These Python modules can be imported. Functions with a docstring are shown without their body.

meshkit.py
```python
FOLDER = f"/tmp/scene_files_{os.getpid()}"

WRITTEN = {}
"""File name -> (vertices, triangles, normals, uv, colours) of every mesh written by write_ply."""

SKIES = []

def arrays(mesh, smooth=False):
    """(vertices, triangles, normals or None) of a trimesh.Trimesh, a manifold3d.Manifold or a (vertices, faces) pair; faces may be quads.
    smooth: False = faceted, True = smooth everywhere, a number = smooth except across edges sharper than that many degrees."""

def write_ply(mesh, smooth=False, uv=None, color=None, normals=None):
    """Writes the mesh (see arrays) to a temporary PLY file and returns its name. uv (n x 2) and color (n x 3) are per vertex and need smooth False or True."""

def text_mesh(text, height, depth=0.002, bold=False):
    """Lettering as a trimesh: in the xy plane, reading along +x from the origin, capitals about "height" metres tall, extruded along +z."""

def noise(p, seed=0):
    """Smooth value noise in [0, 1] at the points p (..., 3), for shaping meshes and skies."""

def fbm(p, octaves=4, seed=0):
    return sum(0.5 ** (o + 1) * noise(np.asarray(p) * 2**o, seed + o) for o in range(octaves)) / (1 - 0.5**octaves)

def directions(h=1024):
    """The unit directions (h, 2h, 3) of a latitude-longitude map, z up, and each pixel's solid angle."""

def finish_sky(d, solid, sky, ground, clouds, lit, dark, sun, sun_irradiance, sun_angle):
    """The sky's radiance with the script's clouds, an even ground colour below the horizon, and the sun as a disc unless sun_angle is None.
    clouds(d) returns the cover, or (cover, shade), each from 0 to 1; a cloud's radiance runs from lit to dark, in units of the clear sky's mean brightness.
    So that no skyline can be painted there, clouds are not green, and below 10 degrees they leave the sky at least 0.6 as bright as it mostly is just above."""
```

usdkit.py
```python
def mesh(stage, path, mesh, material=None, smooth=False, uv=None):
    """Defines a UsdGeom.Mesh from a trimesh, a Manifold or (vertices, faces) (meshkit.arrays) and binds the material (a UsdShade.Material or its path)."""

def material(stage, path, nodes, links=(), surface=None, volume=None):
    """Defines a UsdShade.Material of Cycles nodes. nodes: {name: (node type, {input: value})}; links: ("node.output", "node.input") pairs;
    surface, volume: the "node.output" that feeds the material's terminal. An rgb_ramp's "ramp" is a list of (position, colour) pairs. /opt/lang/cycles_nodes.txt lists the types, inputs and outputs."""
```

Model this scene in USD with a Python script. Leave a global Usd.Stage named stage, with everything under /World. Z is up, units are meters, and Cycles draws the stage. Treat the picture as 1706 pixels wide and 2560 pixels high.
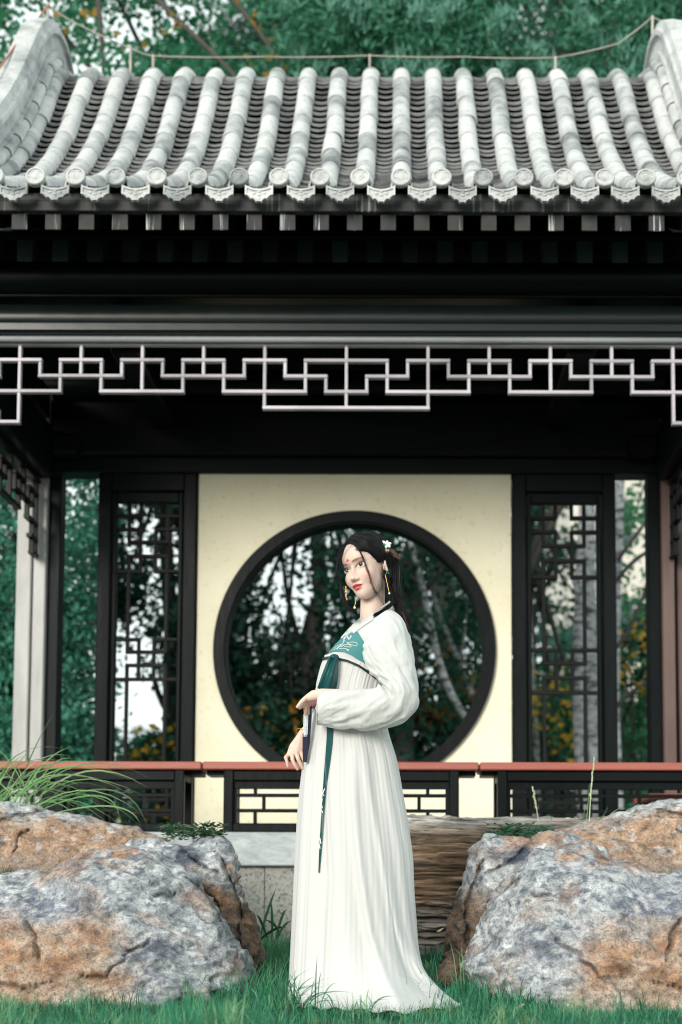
import math, numpy as np, trimesh, manifold3d as m3, usdkit, meshkit
from pxr import Usd, UsdGeom, UsdLux, UsdShade, Gf, Sdf, Vt
from shapely.geometry import Polygon, Point, box as sbox
from scipy.interpolate import PchipInterpolator, CubicSpline

stage = Usd.Stage.CreateInMemory()
UsdGeom.SetStageUpAxis(stage, 'Z'); UsdGeom.SetStageMetersPerUnit(stage, 1.0)
UsdGeom.Xform.Define(stage, '/World')
mat = lambda name, nodes, links=(), surface='p.BSDF', volume=None: usdkit.material(stage, '/World/Looks/' + name, nodes, links, surface, volume)

# ------------------------------------------------------------------ camera, sky, sun, exposure
FPX, PITCH, ROLL, SX, SY, HC = 3675.5, 0.0849, 0.0024, 145.8, 607.3, 0.41      # pixels of the 1706 px wide photograph
EXPOSURE = 1.22
SUN_AZ, SUN_EL = math.radians(206), math.radians(16.5)        # from in front of the pavilion (behind the camera), a little to the left
SUN_INT, SUN_ANGLE, SKY = 0.40, 24.0, 0.05

cam = UsdGeom.Camera.Define(stage, '/World/camera')
cp, sp, cr, sr = math.cos(PITCH), math.sin(PITCH), math.cos(ROLL), math.sin(ROLL)
r0, u0, fw = np.array([1., 0, 0]), np.array([0, -sp, cp]), np.array([0, cp, sp])
R_, U_ = r0 * cr + u0 * sr, -r0 * sr + u0 * cr
cam.AddTransformOp().Set(Gf.Matrix4d(*R_, 0, *U_, 0, *(-fw), 0, 0, 0, HC, 1))
MM = 24.0 / 1706
cam.CreateHorizontalApertureAttr(24.0); cam.CreateVerticalApertureAttr(24.0 * 2560 / 1706)
cam.CreateFocalLengthAttr(FPX * MM)
cam.CreateHorizontalApertureOffsetAttr(-SX * MM); cam.CreateVerticalApertureOffsetAttr(SY * MM)
cam.CreateClippingRangeAttr(Gf.Vec2f(0.1, 500)); cam.CreateFStopAttr(2.3); cam.CreateFocusDistanceAttr(5.0)
cam.CreateExposureAttr(EXPOSURE)

sd = np.array([math.sin(SUN_AZ) * math.cos(SUN_EL), math.cos(SUN_AZ) * math.cos(SUN_EL), math.sin(SUN_EL)])
dome = UsdLux.DomeLight.Define(stage, '/World/sky')
dome.GetPrim().SetCustomDataByKey('kind', 'structure')
skym = mat('sky_air', {
    'sky': ('sky_texture', {'sky_type': 'single_scattering', 'sun_disc': False, 'sun_elevation': SUN_EL, 'sun_rotation': SUN_AZ, 'aerosol_density': 2.0}),
    'co': ('texture_coordinate', {}), 'n': ('noise_texture', {'scale': 2.2, 'detail': 5.0, 'roughness': .55}),
    'r': ('rgb_ramp', {'ramp': [(.3, (.8, .8, .8)), (.6, (1, 1, 1))]}),
    'bw': ('rgb_to_bw', {}), 'mul': ('mix', {'mix_type': 'mix', 'color2': (10.6, 11.9, 11.7)}),
    'b': ('background_shader', {'strength': SKY})},
    [('co.generated', 'n.vector'), ('n.fac', 'r.fac'), ('r.color', 'bw.color'), ('bw.val', 'mul.fac'), ('sky.color', 'mul.color1'), ('mul.color', 'b.color')], surface='b.background')
UsdShade.MaterialBindingAPI.Apply(dome.GetPrim()).Bind(skym)
sun = UsdLux.DistantLight.Define(stage, '/World/sun')
sun.CreateIntensityAttr(SUN_INT); sun.CreateAngleAttr(SUN_ANGLE); sun.CreateNormalizeAttr(True); sun.CreateColorAttr(Gf.Vec3f(1, .95, .87))
zz = sd; xx = np.cross([0, 0, 1.], zz); xx /= np.linalg.norm(xx); yy = np.cross(zz, xx)
sun.AddTransformOp().Set(Gf.Matrix4d(*xx, 0, *yy, 0, *zz, 0, 0, 0, 0, 1))

# ------------------------------------------------------------------ helpers
def at(u, v, Y):
    """World point at depth Y that was measured at pixel (u, v) of the photograph."""
    a, b = u - 853 - SX, v - 1280 - SY
    a, b = a * cr + b * sr, -a * sr + b * cr
    d = fw * FPX + r0 * a - u0 * b
    t = Y / d[1]
    return np.array([d[0] * t, Y, HC + d[2] * t])
def at15(x, y, Y): return at(x * 1706 / 1568, y * 1706 / 1568, Y)
def eye_ray(u, v):
    p = at(u, v, 1.0); d = p - np.array([0, 0, HC]); return d / np.linalg.norm(d)
def to_px(p):
    p = np.asarray(p, float) - np.array([0, 0, HC])
    d, a, b = p @ fw, p @ r0, -(p @ u0)
    a, b = FPX * a / d, FPX * b / d
    return np.stack([a * cr - b * sr + 853 + SX, a * sr + b * cr + 1280 + SY], -1)

taken = {}
def numbered(path):
    k = taken.get(path, -1) + 1; taken[path] = k
    return path if k == 0 else f'{path}_{k:03d}'
def keys(p, label=None, cat=None, group=None, kind=None):
    for k, v in (('label', label), ('category', cat), ('group', group), ('kind', kind)):
        if v: p.SetCustomDataByKey(k, v)
    return p
LOC = {}
def thing(name, label, cat, loc=(0, 0, 0), group=None, kind=None):
    path = numbered('/World/' + name)
    x = UsdGeom.Xform.Define(stage, path); x.AddTranslateOp().Set(Gf.Vec3d(*map(float, loc)))
    LOC[path] = np.array(loc, float)
    keys(x.GetPrim(), label, cat, group, kind)
    return path
def va(m, smooth=False):
    return meshkit.arrays(m, smooth)
def part(parent, name, mesh, material, smooth=False, label=None, kind=None, color=None):
    """One Mesh under a thing or a part; the mesh is given in world coordinates."""
    path = numbered(parent + '/' + name)
    loc = LOC.get(parent, np.zeros(3)); LOC[path] = loc
    v, f, _ = meshkit.arrays(mesh, False)
    m = usdkit.mesh(stage, path, trimesh.Trimesh(v - loc, f, process=False), material, smooth)
    if color is not None:
        UsdGeom.PrimvarsAPI(m).CreatePrimvar('tint', Sdf.ValueTypeNames.Color3fArray, 'vertex').Set(Vt.Vec3fArray.FromNumpy(np.asarray(color, np.float32)))
    keys(m.GetPrim(), label, kind=kind)
    return path
def group_part(parent, name, label=None):
    """A part that only gathers sub-parts."""
    path = numbered(parent + '/' + name)
    UsdGeom.Xform.Define(stage, path); LOC[path] = LOC[parent]
    keys(stage.GetPrimAtPath(path), label)
    return path
def lone(name, mesh, material, label=None, cat=None, group=None, kind=None, smooth=False):
    path = numbered('/World/' + name)
    m = usdkit.mesh(stage, path, mesh, material, smooth)
    keys(m.GetPrim(), label, cat, group, kind); return path
cat_ = trimesh.util.concatenate
def bx(x0, x1, y0, y1, z0, z1, c=0.0):
    """A box with its edges chamfered by c."""
    x0, x1 = min(x0, x1), max(x0, x1); y0, y1 = min(y0, y1), max(y0, y1); z0, z1 = min(z0, z1), max(z0, z1)
    if c <= 0:
        m = trimesh.creation.box([x1 - x0, y1 - y0, z1 - z0])
    else:
        ex = np.array([x1 - x0, y1 - y0, z1 - z0]) / 2; c = min(c, ex.min() * .45)
        pts = [(2 * np.array(s) - 1) * (ex - c * (1 - np.eye(3)[k])) for s in np.ndindex(2, 2, 2) for k in range(3)]
        m = trimesh.convex.convex_hull(np.array(pts))
    m.apply_translation([(x0 + x1) / 2, (y0 + y1) / 2, (z0 + z1) / 2]); return m
def grid_mesh(P, close_u=False, close_v=False):
    """P (n, m, 3) -> mesh."""
    n, m = P.shape[:2]
    I = np.arange(n * m).reshape(n, m)
    a = I if not close_u else np.vstack([I, I[:1]])
    if close_v: a = np.hstack([a, a[:, :1]])
    q = np.stack([a[:-1, :-1], a[:-1, 1:], a[1:, 1:], a[1:, :-1]], -1).reshape(-1, 4)
    f = np.vstack([q[:, [0, 1, 2]], q[:, [0, 2, 3]]])
    return trimesh.Trimesh(P.reshape(-1, 3), f, process=False)
def tube(path, rad, n=8, caps=True, flat=1.0):
    """A tube along a path; rad a number or one per point; flat squeezes it along the second normal."""
    path = np.asarray(path, float); k = len(path); rad = np.broadcast_to(np.asarray(rad, float), k)
    t = np.gradient(path, axis=0); t /= np.linalg.norm(t, axis=1, keepdims=True) + 1e-12
    ref = np.array([0, 0, 1.]) if abs(t[0][2]) < .9 else np.array([1., 0, 0])
    N = []
    nrm = np.cross(t[0], ref); nrm /= np.linalg.norm(nrm)
    for i in range(k):
        nrm = nrm - t[i] * (nrm @ t[i]); nrm /= np.linalg.norm(nrm) + 1e-12; N.append(nrm)
    N = np.array(N); B = np.cross(t, N)
    a = np.linspace(0, 2 * np.pi, n, endpoint=False)
    P = path[:, None] + rad[:, None, None] * (np.cos(a)[None, :, None] * N[:, None] + flat * np.sin(a)[None, :, None] * B[:, None])
    m = grid_mesh(P, close_v=True)
    if caps:
        v = np.vstack([m.vertices, path[0], path[-1]]); c0, c1 = len(v) - 2, len(v) - 1
        i = np.arange(n); j = (i + 1) % n
        f = np.vstack([m.faces, np.stack([np.full(n, c0), j, i], 1), np.stack([np.full(n, c1), (k - 1) * n + i, (k - 1) * n + j], 1)])
        m = trimesh.Trimesh(v, f, process=False)
    return m
def spline(pts, n):
    pts = np.asarray(pts, float); s = np.r_[0, np.cumsum(np.linalg.norm(np.diff(pts, axis=0), axis=1))]
    return CubicSpline(s / s[-1], pts)(np.linspace(0, 1, n))
def prism(poly, y0, y1):
    """Extrudes a polygon given in (x, z) from y0 to y1."""
    m = trimesh.creation.extrude_polygon(poly, abs(y1 - y0), engine='earcut')
    v = m.vertices; w = np.stack([v[:, 0], max(y0, y1) - v[:, 2], v[:, 1]], 1)
    return trimesh.Trimesh(w, m.faces, process=False)
def ball(c, r, sub=2): 
    m = trimesh.creation.icosphere(sub, 1.0); return trimesh.Trimesh(m.vertices * np.asarray(r) + np.asarray(c), m.faces, process=False)
def rodbox(a, b, w, d):
    """A square bar from a to b in a plane of constant y or x (w across, d deep)."""
    a, b = np.array(a, float), np.array(b, float)
    lo, hi = np.minimum(a, b), np.maximum(a, b)
    return lo, hi

# ------------------------------------------------------------------ materials
def simple(name, col, rough=.5, var=.25, scale=6.0, bump=0.0, bscale=60.0, spec=.5, metal=0.0, stretch=(1, 1, 1), extra=None):
    """A plain surface whose tone, gloss and relief vary a little; objects also differ from one another."""
    c = np.array(col)
    p = {'roughness': rough, 'specular_ior_level': spec, 'metallic': metal}
    p.update(extra or {})
    return mat(name, {
        'g': ('texture_coordinate', {}), 'map': ('mapping', {'scale': stretch}), 'n': ('noise_texture', {'scale': scale, 'detail': 6.0, 'roughness': .6}),
        'o': ('object_info', {}), 'ad': ('math', {'math_type': 'multiply_add', 'value2': .35, 'value3': -.17}), 'sm': ('math', {'math_type': 'add'}),
        'r': ('rgb_ramp', {'ramp': [(.25, c * (1 - var)), (.5, c), (.75, np.minimum(c * (1 + var), .95))]}),
        'rr': ('map_range', {'from_min': .3, 'from_max': .7, 'to_min': rough * .8, 'to_max': min(1, rough * 1.25)}),
        'n2': ('noise_texture', {'scale': bscale, 'detail': 4.0}), 'b': ('bump', {'strength': bump, 'distance': .01}), 'p': ('principled_bsdf', p)},
        [('g.object', 'map.vector'), ('map.vector', 'n.vector'), ('map.vector', 'n2.vector'), ('o.random', 'ad.value1'), ('n.fac', 'sm.value1'), ('ad.value', 'sm.value2'), ('sm.value', 'r.fac'),
         ('r.color', 'p.base_color'), ('n.fac', 'rr.value'), ('rr.result', 'p.roughness')] + ([('n2.fac', 'b.height'), ('b.normal', 'p.normal')] if bump else []))
M = {}
M['black_wood'] = simple('black_wood', (.0026, .0046, .0050), .42, .35, 3, .15, 30, spec=.12, stretch=(1, 1, .25))
M['black_beam'] = simple('black_beam', (.0020, .0042, .0044), .38, .4, 2.0, .12, 20, spec=.15, stretch=(.2, 1, 1))
M['lintel'] = simple('lintel_paint', (.005, .0095, .0090), .32, .5, 2.5, .15, 14, spec=.34, stretch=(.12, 1, 1))
M['low_rafter'] = simple('lower_rafter_wood', (.022, .034, .033), .6, .5, 4, spec=.2)
M['fret'] = simple('fret_paint', (.40, .375, .41), .45, .4, 2.3, .1, 40)
M['strip'] = simple('strip_paint', (.33, .34, .36), .4, .4, 1.5, .1, 40, stretch=(.5, 1, 1))
M['dark_fret'] = simple('dark_fret', (.006, .0065, .007), .45, .3, 4, spec=.15)
M['sunlit_post'] = simple('sunlit_post', (.36, .355, .345), .6, .38, 7, .3, 25, stretch=(1, 1, .25))  # stained like its brown twin, with sunlit sheen put into the colour
M['shaded_brown_post'] = simple('shaded_brown_post', (.085, .052, .045), .5, .5, 5, .3, 25, stretch=(1, 1, .2))  # shaded copy of the same post: brown wood, darkened in the colour
M['red_plank'] = simple('red_plank', (.33, .092, .066), .5, .2, 7, .2, 60, stretch=(.15, 1, 1))
M['deck'] = simple('roof_boards', (.004, .005, .005), .8, .2, spec=.1)
M['wire'] = simple('pale_wire', (.36, .31, .27), .5, .3)
M['rust_wire'] = simple('rust_wire', (.30, .10, .05), .6, .3)
M['tile'] = mat('roof_tile', {
    'g': ('texture_coordinate', {}), 'n': ('noise_texture', {'scale': 6.0, 'detail': 6.0, 'roughness': .6}), 'n3': ('noise_texture', {'scale': 38.0, 'detail': 5.0, 'roughness': .7}),
    'o': ('object_info', {}), 'ad': ('math', {'math_type': 'multiply_add', 'value2': .34, 'value3': -.20}), 'sm': ('math', {'math_type': 'add'}),
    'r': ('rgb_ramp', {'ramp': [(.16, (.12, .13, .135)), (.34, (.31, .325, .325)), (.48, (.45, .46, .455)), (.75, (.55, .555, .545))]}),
    'r3': ('rgb_ramp', {'ramp': [(.3, (.55, .57, .58)), (.48, (1, 1, 1))]}), 'mx': ('mix', {'mix_type': 'multiply', 'fac': .8}),
    'b': ('bump', {'strength': .35, 'distance': .01}), 'p': ('principled_bsdf', {'roughness': .75})},
    [('g.object', 'n.vector'), ('g.object', 'n3.vector'), ('o.random', 'ad.value1'), ('n.fac', 'sm.value1'), ('ad.value', 'sm.value2'), ('sm.value', 'r.fac'), ('n3.fac', 'r3.fac'),
     ('r.color', 'mx.color1'), ('r3.color', 'mx.color2'), ('mx.color', 'p.base_color'), ('n3.fac', 'b.height'), ('b.normal', 'p.normal')])
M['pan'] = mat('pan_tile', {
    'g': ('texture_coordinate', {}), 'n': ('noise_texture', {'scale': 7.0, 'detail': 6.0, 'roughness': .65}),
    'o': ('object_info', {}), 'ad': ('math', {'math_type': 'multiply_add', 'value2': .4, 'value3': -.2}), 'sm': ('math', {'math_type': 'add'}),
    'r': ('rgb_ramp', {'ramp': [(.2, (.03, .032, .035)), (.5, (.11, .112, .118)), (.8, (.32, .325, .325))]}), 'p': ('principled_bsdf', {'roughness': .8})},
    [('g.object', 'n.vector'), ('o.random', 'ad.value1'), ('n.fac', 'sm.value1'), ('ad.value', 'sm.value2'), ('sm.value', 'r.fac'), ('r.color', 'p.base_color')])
M['rafter'] = mat('rafter_end', {                                                 # grey-brown end grain with pale drip streaks
    'g': ('geometry', {}), 'map': ('mapping', {'scale': (1, 1, .03)}), 'n': ('noise_texture', {'scale': 55.0, 'detail': 3.0, 'roughness': .6}), 'n2': ('noise_texture', {'scale': 14.0, 'detail': 4.0}),
    'r': ('rgb_ramp', {'ramp': [(.58, (0, 0, 0)), (.66, (1, 1, 1))]}), 'r2': ('rgb_ramp', {'ramp': [(.3, (.014, .016, .016)), (.7, (.032, .031, .029))]}),
    'bw': ('rgb_to_bw', {}), 'mx': ('mix', {'color2': (.50, .52, .53)}), 'p': ('principled_bsdf', {'roughness': .7})},
    [('g.position', 'map.vector'), ('map.vector', 'n.vector'), ('g.position', 'n2.vector'), ('n.fac', 'r.fac'), ('n2.fac', 'r2.fac'), ('r.color', 'bw.color'), ('bw.val', 'mx.fac'), ('r2.color', 'mx.color1'), ('mx.color', 'p.base_color')])
M['fascia'] = mat('eave_board', {
    'g': ('geometry', {}), 'map': ('mapping', {'scale': (1, 1, .03)}), 'n': ('noise_texture', {'scale': 48.0, 'detail': 3.0, 'roughness': .6}),
    'r': ('rgb_ramp', {'ramp': [(.60, (.006, .009, .009)), (.72, (.17, .19, .19))]}), 'p': ('principled_bsdf', {'roughness': .6})},
    [('g.position', 'map.vector'), ('map.vector', 'n.vector'), ('n.fac', 'r.fac'), ('r.color', 'p.base_color')])
M['plaster'] = mat('cream_plaster', {
    'g': ('geometry', {}), 'n': ('noise_texture', {'scale': 1.6, 'detail': 7.0, 'roughness': .6}), 'n2': ('noise_texture', {'scale': 120.0, 'detail': 4.0, 'roughness': .7}), 'v': ('noise_texture', {'scale': 28.0, 'detail': 6.0, 'roughness': .75}),
    'r': ('rgb_ramp', {'ramp': [(.3, (.70, .65, .47)), (.55, (.77, .725, .56)), (.75, (.80, .76, .61))]}),
    'r2': ('rgb_ramp', {'ramp': [(.30, (.66, .63, .54)), (.43, (1, 1, 1))]}), 'mx': ('mix', {'mix_type': 'multiply', 'fac': .8}),
    'b': ('bump', {'strength': .2, 'distance': .004}), 'p': ('principled_bsdf', {'roughness': .85})},
    [('g.position', 'n.vector'), ('g.position', 'n2.vector'), ('g.position', 'v.vector'), ('n.fac', 'r.fac'), ('v.fac', 'r2.fac'), ('r.color', 'mx.color1'), ('r2.color', 'mx.color2'), ('mx.color', 'p.base_color'), ('n2.fac', 'b.height'), ('b.normal', 'p.normal')])
M['marble'] = mat('grey_marble', {
    'g': ('geometry', {}), 'map': ('mapping', {'rotation': (0, .6, 0), 'scale': (3, 1, 9)}), 'n': ('noise_texture', {'scale': 3.0, 'detail': 8.0, 'roughness': .7, 'distortion': .6}),
    'r': ('rgb_ramp', {'ramp': [(.3, (.22, .25, .265)), (.5, (.36, .39, .40)), (.7, (.48, .50, .50))]}), 'p': ('principled_bsdf', {'roughness': .6})},
    [('g.position', 'map.vector'), ('map.vector', 'n.vector'), ('n.fac', 'r.fac'), ('r.color', 'p.base_color')])
M['granite'] = mat('speckled_granite', {
    'g': ('geometry', {}), 'n': ('noise_texture', {'scale': 70.0, 'detail': 5.0, 'roughness': .8}), 'n2': ('noise_texture', {'scale': 4.0, 'detail': 4.0}),
    'r': ('rgb_ramp', {'ramp': [(.38, (.04, .04, .037)), (.46, (.28, .28, .255)), (.7, (.38, .38, .35))]}),
    'r2': ('rgb_ramp', {'ramp': [(.3, (.7, .7, .68)), (.6, (1, 1, 1))]}), 'mx': ('mix', {'mix_type': 'multiply', 'fac': 1.0}), 'p': ('principled_bsdf', {'roughness': .85})},
    [('g.position', 'n.vector'), ('g.position', 'n2.vector'), ('n.fac', 'r.fac'), ('n2.fac', 'r2.fac'), ('r.color', 'mx.color1'), ('r2.color', 'mx.color2'), ('mx.color', 'p.base_color')])
# ------------------------------------------------------------------ the pavilion
XC, YF, YW = -.259, 6.9, 8.29
COLX = 1.82
TP, X0 = .178, .003                                  # spacing of the tile rows
pav = thing('garden_pavilion', 'black timber garden pavilion with grey tiled roof, lattice frieze and round moon gate', 'pavilion', (XC, YW, 0))
rng = np.random.default_rng(5)

# roof curve from the eave over the rounded top
sc = np.linspace(0, 1, 200)
alpha = np.radians(PchipInterpolator([0, .12, .35, .6, .78, .88, 1.0], [24, 27, 38, 48, 52, 40, 0])(sc))
cy, cz = np.r_[0, np.cumsum(np.cos(alpha[:-1]))], np.r_[0, np.cumsum(np.sin(alpha[:-1]))]
YE, ZE, YTOP, ZTOP = 6.2, 3.452, 8.29, 5.095
cy, cz = YE + cy / cy[-1] * (YTOP - YE), ZE + cz / cz[-1] * (ZTOP - ZE)
arc = np.r_[0, np.cumsum(np.hypot(np.diff(cy), np.diff(cz)))]; ARC = arc[-1]
def roofpt(s):                                        # s in metres along the slope; past ARC it goes down the back
    s = np.asarray(s, float); q = np.where(s > ARC, 2 * ARC - s, s)
    y, z = np.interp(q, arc, cy), np.interp(q, arc, cz)
    y = np.where(s > ARC, 2 * YTOP - y, y)
    dy, dz = np.interp(q, arc, np.gradient(cy, arc)), np.interp(q, arc, np.gradient(cz, arc))
    dz = np.where(s > ARC, -dz, dz)
    return np.stack([y, z], -1), np.stack([-dz, dy], -1)   # point, upward normal (y, z)

roof = group_part(pav, 'roof')
ss = np.linspace(.03, 2 * ARC - .03, 90); c_, n_ = roofpt(ss)
XR0, XR1 = X0 - 12.2 * TP, X0 + 9.4 * TP
def sheet(off, x0, x1):
    p = c_ + n_ * off
    return np.stack([np.stack([np.full(len(p), x), p[:, 0], p[:, 1]], -1) for x in (x0, x1)], 0)
a, b = sheet(-.075, XR0, XR1), sheet(-.10, XR0, XR1)
part(roof, 'roof_boarding', cat_([grid_mesh(a), grid_mesh(b[::-1]), grid_mesh(np.stack([a[0], b[0]])[::-1]), grid_mesh(np.stack([a[1], b[1]]))]), M['deck'])

RB = .048
def barrel(k, s0, s1, r0, r1):
    ang = np.linspace(-.15, math.pi + .15, 10)
    rows = []
    for s, r in ((s0, r0), ((s0 + s1) / 2, (r0 + r1) / 2), (s1, r1)):
        p, n = roofpt(s)
        x = X0 + k * TP + r * np.cos(ang); h = r * np.sin(ang) - .02
        rows.append(np.stack([x, p[0] + n[0] * h, p[1] + n[1] * h], -1))
    P = np.array(rows); inner = P.copy()
    cen = P.mean(1, keepdims=True); inner = cen + (P - cen) * .8
    return cat_([grid_mesh(P), grid_mesh(np.stack([inner[0], P[0]])), grid_mesh(np.stack([P[-1], inner[-1]]))])
NB = 12; LB = (ARC + .30) / NB
for k in range(-12, 10):
    for i in range(NB):
        s0 = .0 + i * LB; j = rng.normal(0, .004)
        part(roof, 'barrel_tile', barrel(k + rng.normal(0, .012), max(s0 + j, 0), s0 + LB + .012 + j, RB * 1.06 * rng.uniform(.97, 1.03), RB * .96), M['tile'], 50)
# pan tiles: hollow tiles lapped like scales between the rows
def pan(k, s0, s1):
    w = TP / 2 - .012; x = np.linspace(-w, w, 7); sag = .028 * (1 - (x / w) ** 2)
    rows = []
    for s, off in ((s0, .018), (s0, .005), (s1, -.03)):
        p, n = roofpt(s); h = -.024 - sag + off + .012
        rows.append(np.stack([X0 + (k + .5) * TP + x, p[0] + n[0] * h, p[1] + n[1] * h], -1))
    return grid_mesh(np.array(rows[1::-1] + rows[:0])[::-1] if False else np.array([rows[1], rows[0], rows[2]]))
SP = .072; pans = []
for i in range(int(ARC * 1.04 / SP)):
    for k in range(-13, 10):
        j = rng.normal(0, .004)
        pans.append((k, pan(k + rng.normal(0, .006), .02 + i * SP + j, .02 + i * SP + SP * 1.7)))
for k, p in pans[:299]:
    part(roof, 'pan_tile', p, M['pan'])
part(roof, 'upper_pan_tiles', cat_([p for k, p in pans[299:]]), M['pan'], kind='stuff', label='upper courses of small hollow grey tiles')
# round end tiles and lobed drip tiles along the eave
for k in range(-12, 10):
    p, n = roofpt(0.0); c = np.array([X0 + k * TP + rng.normal(0, .002), p[0] - .004, p[1] + .018])
    disc = trimesh.creation.cylinder(RB * .88, .022, sections=24)
    rim = trimesh.creation.torus(RB * .78, .0065, major_sections=24, minor_sections=6); rim.apply_translation([0, 0, .011])
    bos = ball((0, 0, .009), (RB * .42, RB * .42, .006), 1)
    rays = cat_([ball((RB * .62 * math.cos(t), RB * .62 * math.sin(t), .010), (.008, .008, .004), 1) for t in np.arange(6) * math.pi / 3])
    m = cat_([disc, rim, bos, rays]); m.apply_transform(trimesh.transformations.rotation_matrix(math.radians(90 - 8), [1, 0, 0])); m.apply_translation(c)
    part(roof, 'round_end_tile', m, M['tile'], 40)
def drip_poly(w, h):
    xs = np.linspace(-1, 1, 41); top = [( w * x, .012 - .020 * (1 - x * x)) for x in xs]
    low = [(w * x * (1 - .10 * (1 - abs(x))), -h * (.42 + .58 * (1 - abs(x)) ** .75) + .008 * abs(math.cos(x * math.pi * 2.5)) ** .8 - .006) for x in xs[::-1]]
    return Polygon(top + low).buffer(0)
for k in range(-13, 10):
    w, h = TP * .345, .070
    outer, inn = drip_poly(w, h), drip_poly(w, h).buffer(-.009)
    m = cat_([prism(outer, 0, .010), prism(outer.difference(inn), -.006, 0.0005)] + [ball((x, 0, z), (.010, .005, .008), 1) for x, z in ((-.022, -.026), (.022, -.026), (0, -.034), (0, -.052), (0, -.018))])
    m.apply_transform(trimesh.transformations.rotation_matrix(math.radians(-10 + rng.normal(0, 3)), [1, 0, 0]))
    p, n = roofpt(0.0); m.apply_translation([X0 + (k + .5) * TP + rng.normal(0, .003), p[0] - .012, p[1] - .030])
    part(roof, 'drip_tile', m, M['tile'], 40)
# gable verges: tall moulded ridges that follow the slope at both ends
for name, xv, sg in (('verge_ridge', X0 - 11.58 * TP, 1), ('verge_ridge', X0 + 8.66 * TP, -1)):
    prof = [(.055, -.06), (.055, .05), (.075, .055), (.075, .10), (.058, .105), (.058, .20), (.080, .206), (.080, .235), (.066, .25), (.056, .292), (0, .30)]
    prof = np.array(prof + [(-x, h) for x, h in prof[-2::-1]])
    sv = np.linspace(-.10, 2 * ARC + .1, 120); pc, nc = roofpt(np.clip(sv, 0, 2 * ARC))
    lift = np.interp(sv, [-.1, .25, ARC - .5, ARC, ARC + .5, 2 * ARC], [.04, 0, .0, .05, 0, 0])
    grow = np.interp(sv, [-.1, .5, ARC], [.78, .86, .86])
    wid = np.interp(sv, [-.1, ARC], [1.0, 1.0])
    P = np.stack([np.stack([np.full(len(sv), xv) + sg * 0 + x * wid, pc[:, 0] + nc[:, 0] * (h * grow) + np.where(sv < 0, sv, 0), pc[:, 1] + nc[:, 1] * h * grow + lift], -1) for x, h in prof], 1)
    m = grid_mesh(P, close_v=True)
    vr = part(roof, name, m, M['tile'], 25)
    for i in range(13):                              # half barrels lying along the foot of the verge
        s0 = .05 + i * LB
        q = []
        for s in (s0, s0 + LB * .97):
            p, n = roofpt(s); ang = np.linspace(-1.2, 1.9, 8); r = .036 if s == s0 else .032
            q.append(np.stack([xv + sg * (.075 + r * np.cos(ang)), p[0] + n[0] * (.045 + r * np.sin(ang)), p[1] + n[1] * (.045 + r * np.sin(ang))], -1))
        part(vr, 'foot_tile', grid_mesh(np.array(q)), M['tile'], 50)

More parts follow.
